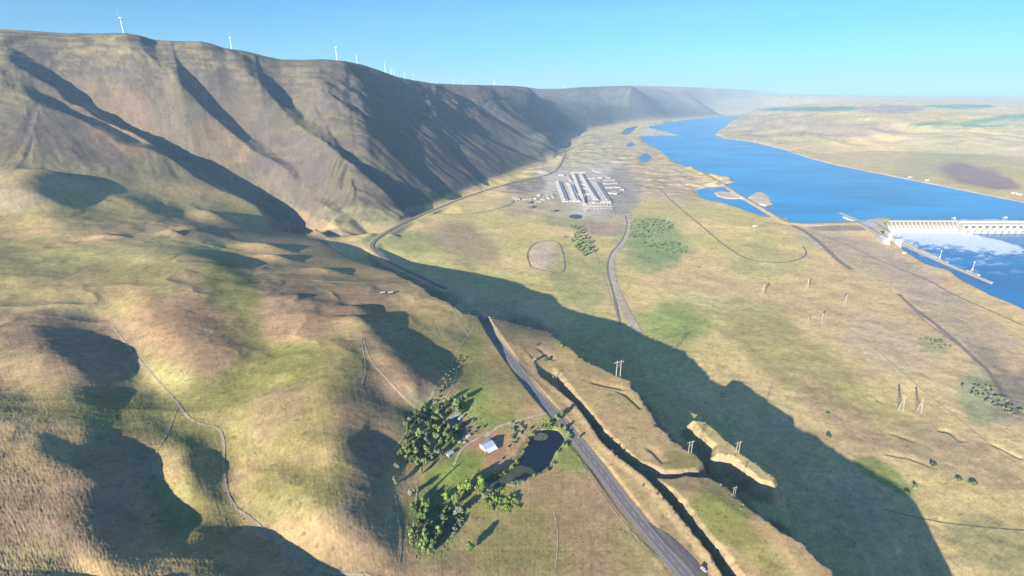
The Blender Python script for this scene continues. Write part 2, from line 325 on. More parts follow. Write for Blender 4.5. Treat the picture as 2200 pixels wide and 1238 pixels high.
bed(hw[1:8], 8.5, 1.8); bed(hw[7:], 8.5, 5); bed(hw2, 13, 26)
# --- water bodies
forebay = [(1646,466),(1612,456),(1570,441),(1530,433),(1503,424),(1495,408),(1520,402),(1548,401),(1556,396),(1577,392),(1575,388),(1545,379),(1510,374),(1500,366),(1470,356),(1445,350),(1440,342),(1420,325),(1390,310),(1375,296),(1379,282),(1400,271),(1440,262),(1500,255),(1560,250.5),(1600,248.5),(1622,250),(1615,258),(1580,268),(1545,281),(1536,290)]+shore_far[1:-1]+[(2360,474),(2200,473),(1870,472),(1840,475),(1760,479),(1700,481),(1685,476),(1690,470),(1660,466)]
FB = [un(u, v, 30) for u, v in forebay]
tailp = [(1922,520),(1920,532),(1962,560),(1992,577),(2040,591),(2080,616),(2130,641),(2200,668),(2400,770),(2700,930),(2900,800),(2900,480),(2080,492),(1990,486),(1930,487),(1905,500)]
TW = [un(u, v, 0) for u, v in tailp]
pond = [(1102,1004),(1116,990),(1130,960),(1143,938),(1160,925),(1182,922),(1200,926),(1217,945),(1205,962),(1195,972),(1183,1000),(1165,1012),(1145,1020),(1112,1033),(1090,1040),(1068,1055),(1046,1056),(1044,1033),(1060,1024),(1080,1018)]
PD = [un(u, v, 104.5) for u, v in pond]
lag = [(1370,338),(1388,328),(1402,337),(1392,348),(1378,347)]
lag2 = [(1334,288),(1345,276),(1372,270),(1362,280),(1348,290)]
lag3 = [(1346,312),(1358,304),(1366,313),(1352,316)]
lagW = [[un(u, v, 33) for u, v in l] for l in (lag, lag2, lag3)]
def dig(poly, wz, depth, wid, nz=1.0, lip=0.6):
    mm = bbm(GX, GY, poly, wid*3+20)
    d = sdpoly(GX[mm], GY[mm], poly)+(n1[mm]*5+n2[mm]*2)*nz
    z = ZT[mm]; inside = sstep(0, -wid, d)
    z = np.maximum(z, wz+lip) if lip is not None else z
    zb = z+(np.minimum(z, wz+lip)-z)*sstep(wid*2, 0, d)
    ZT[mm] = zb+(wz-depth-zb)*inside
dig(FB, 30, 8, 14, .6, 1.5); dig(TW, 0, 8, 8, .6, 1.2); dig(PD, 104.2, 2, 3, .3, .5)
for l in lagW: dig(l, 33, 4, 12, .5, .8)
# islands and causeway in the forebay
for pl, hz in (([(1532,414),(1545,411),(1575,414),(1592,422),(1590,428),(1560,428),(1538,422)], 33), ([(1605,425),(1622,414),(1640,413),(1652,422),(1662,440),(1645,444),(1625,440),(1612,432)], 36)):
    P = [un(u, v, 30) for u, v in pl]; mm = bbm(GX, GY, P, 60)
    d = sdpoly(GX[mm], GY[mm], P)+n1[mm]*5
    k = sstep(10, -12, d); ZT[mm] = ZT[mm]+(np.maximum(hz, ZT[mm])-ZT[mm])*k
cause = [un(u, v, 35) for u, v in [(1490,362),(1515,374),(1550,393),(1590,420),(1630,443),(1665,464),(1692,479),(1730,482),(1790,480),(1845,477)]]
cz = [(x, y, 36.5) for x, y, z in cause]; bed(cz, 9, 12)
# downstream toe of the embankment dam
ZT = ZT.astype(float)
def H(x, y): return float(_gi(np.array([x], float), np.array([y], float), ZT)[0])
def HV(x, y): return _gi(np.asarray(x, float), np.asarray(y, float), ZT)
def G(u, v): return Vector(hitpix(u, v))

# ------------------------------------------------------------------ ground colours (soil, grass, scree) as a colour attribute
fz = GY*cp-(ZT-CH)*sp; uu = 1100+CF*GX/np.maximum(fz, 1); vv = 619-CF*(GY*sp+(ZT-CH)*cp)/np.maximum(fz, 1)
w1 = fbm(uu/70, vv/45, 4, 101); w2 = fbm(uu/70, vv/45, 4, 107)
fine = fbm(GX/9, GY/9, 3, 111); med = fbm(GX/55, GY/55, 4, 115); big = fbm(GX/240, GY/240, 4, 117)
def C3(c): return np.array(c)
TAN = C3((.44,.315,.16)); GRN = C3((.225,.22,.075)); BRN = C3((.26,.185,.125)); PLT = C3((.60,.46,.215)); PINK = C3((.55,.39,.23)); YG = C3((.44,.40,.155)); SCR = C3((.115,.092,.085)); MTG = C3((.18,.155,.09)); FAR = C3((.36,.29,.19)); FG = C3((.235,.27,.12))
col = np.zeros(GX.shape+(3,)); col[:] = TAN
def mix(k, c):
    k = k[..., None]; col[:] = col*(1-k)+np.asarray(c)*k
plm = (1-upland)
mix(plm, PLT); mix(plm*sstep(-.1, .45, big)*.65, YG); mix(plm*sstep(.0, .5, -big)*.6, PINK)
mix(upland*(1-mtn)*sstep(.0, .55, big+.4*med)*.6, GRN); mix(upland*(1-mtn)*sstep(.05, .6, -big+.3*med)*.5, BRN)
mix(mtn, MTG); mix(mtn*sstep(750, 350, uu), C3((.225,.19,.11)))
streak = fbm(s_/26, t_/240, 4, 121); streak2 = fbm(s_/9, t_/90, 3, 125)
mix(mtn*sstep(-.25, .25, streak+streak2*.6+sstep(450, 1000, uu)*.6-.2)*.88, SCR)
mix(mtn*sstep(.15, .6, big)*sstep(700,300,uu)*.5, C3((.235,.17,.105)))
# patches: u, v, half sizes, turn, colour, strength
Pt = [(500,660,55,110,-20,GRN,.9),(580,800,110,45,-25,GRN,.9),(430,850,80,35,10,GRN,.8),(330,800,70,40,30,YG,.6),(520,740,30,60,-20,GRN,.6),(60,560,180,40,0,GRN,.6),(300,540,220,22,-5,YG,.6),(120,640,150,30,5,YG,.4),
 (400,700,110,60,20,C3((.38,.24,.135)),.7),(650,680,90,50,0,C3((.36,.235,.14)),.7),(300,900,140,60,10,GRN,.75),(450,960,60,50,0,GRN,.5),(100,860,150,40,-5,GRN,.5),(420,1100,90,50,20,GRN,.6),(660,1060,110,40,-20,GRN,.7),(700,870,110,28,-35,GRN,.5),(600,1030,60,30,-20,GRN,.6),
 (120,1120,160,70,0,BRN,.6),(240,1030,100,80,0,BRN,.7),(180,760,120,70,0,BRN,.7),(50,1180,120,70,0,C3((.30,.20,.13)),.6),(450,1180,120,60,20,C3((.24,.20,.08)),.6),(60,1200,60,30,0,YG,.3),
 (800,900,90,70,-60,BRN,.75),(850,800,70,80,-40,BRN,.6),(790,1050,40,90,0,BRN,.7),(600,880,70,40,-30,BRN,.4),(500,500,90,20,0,BRN,.5),(620,620,45,25,0,BRN,.7),(770,660,60,30,10,BRN,.6),
 (1060,870,60,60,-40,C3((.22,.27,.07)),.85),(1010,760,30,40,0,GRN,.7),(1120,820,70,70,-50,C3((.38,.25,.14)),.5),(1035,980,60,34,-20,C3((.44,.25,.14)),.95),(960,1020,70,28,-25,C3((.20,.25,.06)),.9),(1020,1090,26,24,0,C3((.42,.26,.15)),.95),(1100,1113,16,14,0,C3((.42,.27,.15)),.95),
 (1000,1060,90,50,-10,C3((.19,.25,.06)),.6),(920,930,60,80,-50,C3((.17,.18,.09)),.8),(930,1130,60,80,0,C3((.18,.2,.08)),.7),(1120,1160,120,80,0,C3((.26,.23,.085)),.8),(1250,1130,60,100,-30,C3((.33,.22,.125)),.7),(1180,1000,60,60,0,C3((.30,.24,.10)),.4),(1370,1200,60,80,-40,YG,.3),(1350,1180,40,60,-40,GRN,.4),(1200,960,40,60,-50,C3((.24,.28,.08)),.8),
 (1250,790,60,30,30,C3((.36,.27,.14)),.4),(1130,715,60,30,30,C3((.23,.18,.12)),.7),(1470,990,40,16,10,GRN,.7),(1550,1100,60,60,45,C3((.24,.26,.07)),.8),(1640,1200,90,30,45,GRN,.7),(1570,1050,60,20,20,C3((.34,.26,.14)),.6),
 (950,560,90,30,15,YG,.8),(880,520,80,25,0,C3((.28,.29,.12)),.8),(1010,530,60,40,30,C3((.24,.19,.14)),.6),(1175,552,40,34,0,C3((.52,.41,.30)),1.0),(1872,478,34,11,12,C3((.42,.39,.34)),1.0),(1805,490,55,5,0,C3((.26,.215,.18)),.95),(1150,620,120,25,10,YG,.7),(1450,690,60,40,0,C3((.25,.32,.10)),.8),(1230,470,60,16,0,C3((.25,.28,.13)),.7),
 (1410,520,70,45,10,C3((.24,.30,.13)),.9),(1400,560,60,25,0,C3((.25,.29,.13)),.6),(1250,600,60,60,0,C3((.30,.31,.13)),.7),(1290,490,50,16,0,C3((.36,.28,.20)),.9),(1560,650,110,14,12,C3((.50,.46,.22)),.7),(1640,560,70,30,0,C3((.36,.35,.16)),.6),
 (1700,760,180,50,30,C3((.33,.29,.13)),.7),(1900,740,90,50,20,C3((.50,.40,.26)),.7),(1850,870,200,40,30,YG,.6),(1800,880,120,30,40,C3((.37,.27,.16)),.6),(2050,980,160,40,20,C3((.38,.28,.17)),.7),(1900,1020,60,16,30,C3((.24,.29,.08)),.8),(2120,850,60,50,35,C3((.33,.34,.18)),.9),(2000,740,30,16,30,C3((.33,.34,.18)),.6),
 (2150,1180,100,60,20,C3((.29,.28,.12)),.7),(2130,780,100,22,48,C3((.28,.23,.17)),.9),(2180,850,40,60,30,C3((.28,.23,.17)),.9),(2050,680,120,40,30,C3((.42,.33,.23)),.7),(1950,590,120,30,30,C3((.44,.35,.25)),.8),(1830,540,120,25,20,C3((.40,.32,.23)),.8),
 (1262,412,100,52,0,C3((.50,.445,.395)),.97),(1330,420,40,45,10,C3((.32,.28,.24)),.9),(1150,435,60,25,0,C3((.38,.32,.22)),.7),(1130,400,40,14,-10,C3((.26,.22,.20)),.8),(1280,330,110,30,-10,C3((.44,.39,.26)),.6),(1420,390,90,40,20,C3((.42,.33,.24)),.7),(1230,300,80,16,0,C3((.42,.37,.25)),.5),
 (150,290,130,50,10,SCR,.75),(40,420,60,40,0,SCR,.6),(250,250,80,70,30,C3((.34,.22,.13)),.6),(480,310,60,40,40,C3((.36,.25,.13)),.6),(120,380,160,30,5,C3((.27,.235,.12)),.5),(200,440,220,26,2,C3((.28,.25,.11)),.6),(560,420,90,30,35,C3((.25,.22,.12)),.5),(800,470,100,20,5,C3((.30,.28,.14)),.6),
 (1740,234,110,5,0,C3((.17,.27,.16)),1.0),(2060,229,70,5,0,C3((.17,.27,.16)),1.0),(2060,268,130,4,1,C3((.20,.28,.17)),1.0),(2150,256,90,7,-6,C3((.25,.34,.20)),1.0),(2180,262,60,5,-4,C3((.48,.46,.30)),.8),(1920,233,60,8,0,C3((.30,.22,.22)),.7),(2085,372,72,26,10,C3((.32,.235,.205)),1.0),(2120,390,60,14,8,C3((.32,.235,.205)),1.0),(1990,355,70,22,-15,C3((.42,.38,.22)),.6),(2100,310,160,30,2,C3((.42,.37,.22)),.7),
 (1750,270,130,18,3,C3((.38,.29,.22)),.6),(1640,290,90,14,5,C3((.40,.33,.21)),.5),(1450,215,200,16,2,C3((.26,.24,.22)),.5)]
for (u, v, ru, rv, rot, c, st) in Pt:
    cr, sr = math.cos(math.radians(rot)), math.sin(math.radians(rot))
    R = max(ru, rv)*1.8; mm = (np.abs(uu-u) < R) & (np.abs(vv-v) < R)
    dx = uu[mm]-u; dy = vv[mm]-v
    p = (dx*cr+dy*sr)/ru+w1[mm]*.45; q = (-dx*sr+dy*cr)/rv+w2[mm]*.45
    wi = .75 if min(ru, rv) > 20 else .5
    hard = 1.25 if st >= 1 else 1.5
    k = sstep(hard, hard-wi, np.hypot(p, q))*st
    kk = np.zeros(GX.shape); kk[mm] = k; mix(kk, c)
# shore and cliff rock
wet = np.zeros(GX.shape)
for P, wz in ((FB, 30), (TW, 0)):
    mm = bbm(GX, GY, P, 80) & (GY < 9000); d = sdpoly(GX[mm], GY[mm], P)
    wet[mm] = np.maximum(wet[mm], sstep(16, 2, d))
mix(sstep(.35, .8, wet)*.75, C3((.58,.51,.43)))
cl = sstep(-4, 6, sdn)*sstep(36, 22, sdn)*(GY < 2000)
mix(cl*.7, C3((.20,.165,.13)))
lip = np.exp(-((sdn+1)/2.2)**2)*(GY < 1300)*rag
mix(np.clip(lip, 0, 1)*.2, C3((.40,.34,.24)))
v_ = 1+.16*fine+.13*med+.07*fbm(GX/3.5, GY/3.5, 2, 131)
v_ = v_*(1+mtn*(.38*streak2+.22*streak))*(1+.25*scb*fbm(GX/40, GY/40, 3, 133))
mix(scb*sstep(.1, .5, fbm(GX/130, GY/130, 4, 135))*.5, C3((.24,.20,.15)))
col *= v_[..., None]
gxx = np.gradient(ZT, axis=1)/np.maximum(np.gradient(GX, axis=1), .01); gyy = np.gradient(ZT, axis=0)/np.gradient(GY, axis=0)
slp = np.hypot(gxx, gyy-gxx*GA)
mix(sstep(.5, .9, slp)*(GY < 1500)*.6, C3((.21,.175,.135))*(1+.3*fine[..., None])[..., 0:1]*1.0)
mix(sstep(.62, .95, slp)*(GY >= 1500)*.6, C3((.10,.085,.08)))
# dry dark bushes / stones flecks
fl = fbm(GX/5.0, GY/5.0, 2, 141)
col *= (1-.35*sstep(.52, .75, fl)*(GY < 2500))[..., None]
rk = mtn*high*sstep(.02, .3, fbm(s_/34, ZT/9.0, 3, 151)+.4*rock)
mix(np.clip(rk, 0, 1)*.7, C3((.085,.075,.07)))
col = np.clip(col, .01, .9)

def obj(name, me, parent=None, **kw):
    o = bpy.data.objects.new(name, me); sc.collection.objects.link(o)
    if parent: o.parent = parent
    for k, v in kw.items(): o[k] = v
    return o
# ------------------------------------------------------------------ materials
def pmat(name, c, rough=.85, noise=0.25, scale=1.0, metal=0, spec=.3, c2=None, bump=0, rand=0):
    m = bpy.data.materials.new(name); m.use_nodes = True; n = m.node_tree.nodes; l = m.node_tree.links; b = n['Principled BSDF']
    b.inputs['Roughness'].default_value = rough; b.inputs['Metallic'].default_value = metal; b.inputs['Specular IOR Level'].default_value = spec
    tc = n.new('ShaderNodeTexCoord'); tx = n.new('ShaderNodeTexNoise'); tx.inputs['Scale'].default_value = scale; tx.inputs['Detail'].default_value = 4
    l.new(tc.outputs['Object'], tx.inputs['Vector'])
    cr = n.new('ShaderNodeValToRGB'); cr.color_ramp.elements[0].position = .3; cr.color_ramp.elements[1].position = .7
    c2 = c2 or tuple(min(1, x*(1+noise)) for x in c); c1 = tuple(x*(1-noise) for x in c)
    cr.color_ramp.elements[0].color = (*c1, 1); cr.color_ramp.elements[1].color = (*c2, 1)
    l.new(tx.outputs[0], cr.inputs[0]); out = cr.outputs[0]
    if rand:
        oi = n.new('ShaderNodeObjectInfo'); mr = n.new('ShaderNodeMapRange'); mr.inputs[3].default_value = 1-rand; mr.inputs[4].default_value = 1+rand
        l.new(oi.outputs['Random'], mr.inputs[0]); vm = n.new('ShaderNodeVectorMath'); vm.operation = 'SCALE'
        l.new(out, vm.inputs[0]); l.new(mr.outputs[0], vm.inputs['Scale']); out = vm.outputs[0]
    l.new(out, b.inputs['Base Color'])
    if bump:
        bn = n.new('ShaderNodeBump'); bn.inputs['Strength'].default_value = bump; bn.inputs['Distance'].default_value = 1
        l.new(tx.outputs[0], bn.inputs['Height']); l.new(bn.outputs[0], b.inputs['Normal'])
    return m
def ground_mat():
    m = bpy.data.materials.new('grassland'); m.use_nodes = True; n = m.node_tree.nodes; l = m.node_tree.links; b = n['Principled BSDF']
    b.inputs['Roughness'].default_value = 1; b.inputs['Specular IOR Level'].default_value = .0
    at = n.new('ShaderNodeAttribute'); at.attribute_name = 'Col'
    g = n.new('ShaderNodeNewGeometry')
    acc = at.outputs['Color']
    for s, a in ((.8, .16), (.3, .2), (.09, .16), (.018, .10)):
        t = n.new('ShaderNodeTexNoise'); t.inputs['Scale'].default_value = s; t.inputs['Detail'].default_value = 5; t.inputs['Roughness'].default_value = .65
        l.new(g.outputs['Position'], t.inputs['Vector'])
        mr = n.new('ShaderNodeMapRange'); mr.inputs[1].default_value = .3; mr.inputs[2].default_value = .7; mr.inputs[3].default_value = 1-a; mr.inputs[4].default_value = 1+a
        l.new(t.outputs[0], mr.inputs[0]); vm = n.new('ShaderNodeVectorMath'); vm.operation = 'SCALE'
        l.new(acc, vm.inputs[0]); l.new(mr.outputs[0], vm.inputs['Scale']); acc = vm.outputs[0]
    l.new(acc, b.inputs['Base Color'])
    return m
M_G = ground_mat()
M_SOIL = pmat('bare_soil', (.36,.30,.20), noise=.2, scale=.15)
M_DIRT = pmat('dirt_track', (.44,.37,.27), noise=.25, scale=.2)
M_DARKDIRT = pmat('rail_ballast', (.20,.17,.15), noise=.25, scale=.2)
M_ASPH = pmat('asphalt', (.19,.17,.175), noise=.12, scale=.3)
M_ASPH2 = pmat('worn_asphalt', (.13,.115,.12), noise=.15, scale=.15)
M_GRAVEL = pmat('gravel', (.27,.23,.20), noise=.2, scale=.4)
M_PAINT = pmat('road_paint', (.75,.73,.68), noise=.2, scale=1)
M_CONC = pmat('concrete', (.33,.31,.275), noise=.12, scale=.1)
M_CONCD = pmat('stained_concrete', (.14,.13,.125), noise=.2, scale=.15)
M_WHITE = pmat('white_paint', (.46,.45,.43), noise=.04, scale=.2)
M_ROOF = pmat('pale_roof', (.56,.51,.47), noise=.12, scale=.05)
M_ROOF2 = pmat('grey_roof', (.44,.42,.41), noise=.12, scale=.05)
M_WALL = pmat('weathered_wall', (.34,.31,.29), noise=.15, scale=.1)
M_METAL = pmat('sheet_metal', (.42,.49,.60), rough=.5, noise=.12, scale=.5, metal=.2)
M_DARK = pmat('dark_wood', (.07,.055,.045), noise=.3, scale=1)
M_STEEL = pmat('galvanised_steel', (.36,.34,.29), rough=.6, noise=.1, scale=.5)
M_WOODP = pmat('weathered_pole', (.36,.33,.29), noise=.2, scale=.5)
M_BARK = pmat('bark', (.09,.07,.05), noise=.3, scale=1)
M_LEAF = pmat('leaf_dark', (.06,.125,.045), noise=.5, scale=.35, rand=.45, c2=(.18,.25,.08))
M_LEAFY = pmat('leaf_bright', (.10,.15,.035), noise=.4, scale=.4, rand=.2, c2=(.20,.28,.05))
M_LEAFG = pmat('leaf_grey', (.11,.135,.085), noise=.35, scale=.4, rand=.25, c2=(.20,.22,.14))
M_GLASS = pmat('window_glass', (.05,.07,.09), rough=.2, noise=.1)
def water_mat(name, c, rough=.25, foam=False, spec=.35):
    m = bpy.data.materials.new(name); m.use_nodes = True; n = m.node_tree.nodes; l = m.node_tree.links; b = n['Principled BSDF']
    b.inputs['Roughness'].default_value = rough; b.inputs['Specular IOR Level'].default_value = spec
    g = n.new('ShaderNodeNewGeometry'); mp = n.new('ShaderNodeMapping'); mp.inputs['Scale'].default_value = (.002,.006,.01)
    l.new(g.outputs['Position'], mp.inputs[0]); t = n.new('ShaderNodeTexNoise'); t.inputs['Scale'].default_value = 1; t.inputs['Detail'].default_value = 6
    l.new(mp.outputs[0], t.inputs['Vector'])
    cr = n.new('ShaderNodeValToRGB'); cr.color_ramp.elements[0].position = .35; cr.color_ramp.elements[1].position = .68
    cr.color_ramp.elements[0].color = (*[x*.72 for x in c], 1); cr.color_ramp.elements[1].color = (*[x*1.22 for x in c], 1)
    l.new(t.outputs[0], cr.inputs[0]); out = cr.outputs[0]
    if foam:
        at = n.new('ShaderNodeAttribute'); at.attribute_name = 'foam'; mx = n.new('ShaderNodeMix'); mx.data_type = 'RGBA'
        l.new(at.outputs['Fac'], mx.inputs['Factor']); l.new(out, mx.inputs['A']); mx.inputs['B'].default_value = (.74,.80,.82,1); out = mx.outputs['Result']
    l.new(out, b.inputs['Base Color'])
    t2 = n.new('ShaderNodeTexNoise'); t2.inputs['Scale'].default_value = .12; t2.inputs['Detail'].default_value = 5; l.new(g.outputs['Position'], t2.inputs['Vector'])
    bn = n.new('ShaderNodeBump'); bn.inputs['Strength'].default_value = .25; bn.inputs['Distance'].default_value = 1.5
    l.new(t2.outputs[0], bn.inputs['Height']); l.new(bn.outputs[0], b.inputs['Normal'])
    return m
M_FB = water_mat('lake_water', (.006,.22,.48)); M_TW = water_mat('river_water', (.01,.15,.38), foam=True)
M_POND = water_mat('pond_water', (.012,.018,.035), .12)
M_LAG = water_mat('dark_pool', (.04,.11,.25))

# ------------------------------------------------------------------ terrain mesh
me = bpy.data.meshes.new('ground')
nv = NX*NY; me.vertices.add(nv)
co = np.stack([GX, GY, ZT], -1).astype(np.float32); me.vertices.foreach_set('co', co.ravel())
j, i = np.meshgrid(np.arange(NY-1), np.arange(NX-1), indexing='ij'); a = (j*NX+i).ravel()
q = np.stack([a, a+1, a+NX+1, a+NX], -1).astype(np.int32); nf = len(q)
me.loops.add(nf*4); me.polygons.add(nf)
me.loops.foreach_set('vertex_index', q.ravel()); me.polygons.foreach_set('loop_start', np.arange(nf, dtype=np.int32)*4)
me.polygons.foreach_set('use_smooth', np.ones(nf, bool)); me.update(calc_edges=True)
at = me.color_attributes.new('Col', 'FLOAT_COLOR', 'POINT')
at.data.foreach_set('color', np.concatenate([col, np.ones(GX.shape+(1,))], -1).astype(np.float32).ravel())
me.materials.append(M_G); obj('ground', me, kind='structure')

# ------------------------------------------------------------------ mesh builder
class MB:
    def __init__(s): s.v = []; s.f = []
    def add(s, v, f):
        n = len(s.v); s.v += [tuple(p) for p in v]; s.f += [tuple(i+n for i in q) for q in f]
    def box(s, c, sx, sy, sz, rot=0, zb=True):
        """c = base centre"""
        cr, sr = math.cos(rot), math.sin(rot); v = []
        for z in (0, sz):
            for dx, dy in ((-1,-1),(1,-1),(1,1),(-1,1)):
                x = dx*sx/2; y = dy*sy/2; v.append((c[0]+x*cr-y*sr, c[1]+x*sr+y*cr, c[2]+z))
        s.add(v, [(3,2,1,0),(4,5,6,7),(0,1,5,4),(1,2,6,5),(2,3,7,6),(3,0,4,7)])
    def beam(s, a, b, r, r2=None, n=6):
        a = Vector(a); b = Vector(b); d = (b-a).normalized(); r2 = r if r2 is None else r2
        p = d.orthogonal().normalized(); q_ = d.cross(p); v = []
        for c, rr in ((a, r), (b, r2)):
            for k in range(n):
                t = 2*math.pi*k/n; v.append(c+p*math.cos(t)*rr+q_*math.sin(t)*rr)
        s.add(v, [(k, (k+1) % n, n+(k+1) % n, n+k) for k in range(n)]+[tuple(range(n))[::-1], tuple(range(n, 2*n))])
    def gable(s, c, L, Wd, h, rise, rot=0, over=0):
        cr, sr = math.cos(rot), math.sin(rot)
        P = [(-L/2-over,-Wd/2-over,h),(L/2+over,-Wd/2-over,h),(L/2+over,0,h+rise),(-L/2-over,0,h+rise),(-L/2-over,Wd/2+over,h),(L/2+over,Wd/2+over,h)]
        P += [(x, y, z-.4) for x, y, z in P]
        v = [(c[0]+x*cr-y*sr, c[1]+x*sr+y*cr, c[2]+z) for x, y, z in P]
        s.add(v, [(0,1,2,3),(3,2,5,4),(7,6,9,8),(8,9,10,11),(0,6,7,1),(4,5,11,10),(0,3,9,6),(3,4,10,9),(1,7,8,2),(2,8,11,5)])
    def mesh(s, name, mat, smooth=False):
        me = bpy.data.meshes.new(name); me.from_pydata(s.v, [], s.f); me.materials.append(mat)
        if smooth: me.polygons.foreach_set('use_smooth', [True]*len(me.polygons))
        me.update(); return me
    def build(s, name, mat, parent=None, smooth=False, **kw): return obj(name, s.mesh(name, mat, smooth), parent, **kw)
def empty(name, loc, rz=0, **kw):
    o = bpy.data.objects.new(name, None); sc.collection.objects.link(o); o.location = loc; o.rotation_euler = (0, 0, rz)
    for k, v in kw.items(): o[k] = v
    return o
def copy_tree(o, loc, rz=0, scale=None, **kw):
    c = o.copy(); sc.collection.objects.link(c); c.location = loc; c.rotation_euler = (0, 0, rz)
    if scale: c.scale = scale
    for k, v in kw.items(): c[k] = v
    for ch in o.children:
        d = ch.copy(); sc.collection.objects.link(d); d.parent = c
        for g in ch.children:
            e = g.copy(); sc.collection.objects.link(e); e.parent = d
    return c
def poly_mesh(name, pts, z, mat, **kw):
    bm = bmesh.new(); vs = [bm.verts.new((p[0], p[1], z)) for p in pts]; f = bm.faces.new(vs)
    if f.normal.z < 0: f.normal_flip()
    f.normal_update()
    if f.normal.z < 0: f.normal_flip()
    bmesh.ops.triangulate(bm, faces=[f]); me = bpy.data.meshes.new(name); bm.to_mesh(me); me.materials.append(mat); return obj(name, me, **kw)
def grow(P, d):
    n = len(P); out = []; A = sum(P[i][0]*P[(i+1) % n][1]-P[(i+1) % n][0]*P[i][1] for i in range(n)); sg = 1 if A > 0 else -1
    for i in range(n):
        a, b, c = P[i-1], P[i], P[(i+1) % n]
        t = Vector((c[0]-a[0], c[1]-a[1])).normalized(); out.append((b[0]+t.y*d*sg, b[1]-t.x*d*sg, 0))
    return out
# water: simple large sheets, the ground cuts the shoreline
def sheet(name, x0, x1, y0, y1, z, mat, **kw):
    mb = MB(); mb.add([(x0,y0,z),(x1,y0,z),(x1,y1,z),(x0,y1,z)], [(0,1,2,3)]); return mb.build(name, mat, **kw)
poly_mesh('lake_water', grow(FB, 12), 30, M_FB, kind='structure')
poly_mesh('pond_water', grow(PD, 2), 104.2, M_POND, kind='structure')
for k, l in enumerate(lagW): poly_mesh('pool_water', grow(l, 6), 33, M_LAG, kind='structure')
# tailwater with spill foam
xs = np.arange(960, 3200, 7.0); ys = np.arange(700, 1936, 6.0); TX, TY = np.meshgrid(xs, ys)
low_add = 5
u_ = 1100+CF*TX/(TY*cp+CH*sp); v_ = 619-CF*(TY*sp-CH*cp)/(TY*cp+CH*sp)
fn = fbm(u_/16, v_/5, 4, 201); fn2 = fbm(u_/40, v_/9, 3, 205)
low = np.interp(u_, [1900,1925,1960,2000,2060,2110,2150,2200], [506,519,522,527,532,543,545,540])
upe = np.interp(u_, [1900,2065,2080,2120,2160,2185,2200], [470,470,501,510,519,527,536])
fm = sstep(7, -7, v_-low+fn*15)*(.95+.25*fbm(u_/5, v_/2.2, 3, 209))*sstep(-1.5, 2.5, v_-upe+fn*3)
fm = np.clip(fm, 0, 1); fm = np.maximum(fm, .34*sstep(.25, .6, fn2+fn*.5)*sstep(70, 10, v_-low)*(v_ > low))
fm = np.maximum(fm, .8*sstep(.2,.5,fn+.3*fn2)*sstep(14, 0, np.abs(v_-low-3)))
m2 = bpy.data.meshes.new('river_water'); ny, nx = TX.shape; m2.vertices.add(nx*ny)
m2.vertices.foreach_set('co', np.stack([TX, TY, fm*1.2*(1+fn)*0.6], -1).astype(np.float32).ravel())
j, i = np.meshgrid(np.arange(ny-1), np.arange(nx-1), indexing='ij'); a = (j*nx+i).ravel(); q = np.stack([a, a+1, a+nx+1, a+nx], -1).astype(np.int32); nf = len(q)
m2.loops.add(nf*4); m2.polygons.add(nf); m2.loops.foreach_set('vertex_index', q.ravel()); m2.polygons.foreach_set('loop_start', np.arange(nf, dtype=np.int32)*4)
m2.update(calc_edges=True); at = m2.attributes.new('foam', 'FLOAT', 'POINT'); at.data.foreach_set('value', fm.astype(np.float32).ravel())
m2.materials.append(M_TW); obj('river_water', m2, kind='structure')
# coarse land all around, behind and below the surveyed part
mb = MB(); R = 60000; N = 30
for (x0, x1, y0, y1) in ((-80000, 80000, -30000, 149),):
    mb.add([(x0,y0,-25),(x1,y0,-25),(x1,y1,-25),(x0,y1,-25)], [(0,1,2,3)])
mb.add([(-330000,140,-30),(-400,140,-30),(-160000,60000,-30),(-330000,60000,-30)], [(0,1,2,3)])
mb.add([(350,140,-30),(330000,140,-30),(330000,60000,-30),(143000,60000,-30)], [(0,1,2,3)])
mb.build('outer_land', M_SOIL, kind='structure')

# ------------------------------------------------------------------ draped strips (roads, tracks)
def resample(L, step):
    out = [Vector(L[0][:2])]
    for i in range(len(L)-1):
        a = Vector(L[i][:2]); b = Vector(L[i+1][:2]); d = (b-a).length; n = max(1, int(d/step))
        out += [a.lerp(b, (k+1)/n) for k in range(n)]
    return out
def smooth(L, it=2):
    for _ in range(it):
        o = [L[0]]
        for i in range(len(L)-1):
            a, b = L[i], L[i+1]; o += [tuple(a[k]*.75+b[k]*.25 for k in range(2)), tuple(a[k]*.25+b[k]*.75 for k in range(2))]
        L = o+[L[-1]]
    return L
def strip(name, L, wd, mat, off=.35, step=None, shift=0, dash=None, kind='structure', taper=False, z0=None, jit=0, parent=None):
    L = smooth([tuple(p[:2]) for p in L]); yy = sum(p[1] for p in L)/len(L); step = step or max(2.0, yy/260)
    P = resample(L, step); X = []; n = len(P); nc = 5 if wd > 3 else 3; rr = random.Random(len(name)+n)
    for i, p in enumerate(P):
        t = (P[min(i+1, n-1)]-P[max(i-1, 0)]).normalized(); nrm = Vector((t.y, -t.x))
        ww = wd*(min(1, 4*min(i, n-1-i)/n+.15) if taper else 1)*(1+jit*rr.uniform(-1, 1))
        for k in range(nc):
            qx = p+nrm*(shift+(k/(nc-1)-.5)*ww); X.append((qx.x, qx.y))
    zs = HV([x[0] for x in X], [x[1] for x in X])
    of = off if yy < 1000 else off+(yy-1000)*.0009
    if z0 is not None:
        pass
    v = [(x[0], x[1], z+of) for x, z in zip(X, zs)]; f = []
    for i in range(n-1):
        if dash and (i//dash) % 2: continue
        for k in range(nc-1): a = i*nc+k; f.append((a, a+nc, a+nc+1, a+1))
    me = bpy.data.meshes.new(name); me.from_pydata(v, [], f); me.materials.append(mat); me.update()
    if me.polygons and me.polygons[0].normal.z < 0: me.flip_normals()
    return obj(name, me, parent, kind=kind) if kind else obj(name, me, parent)
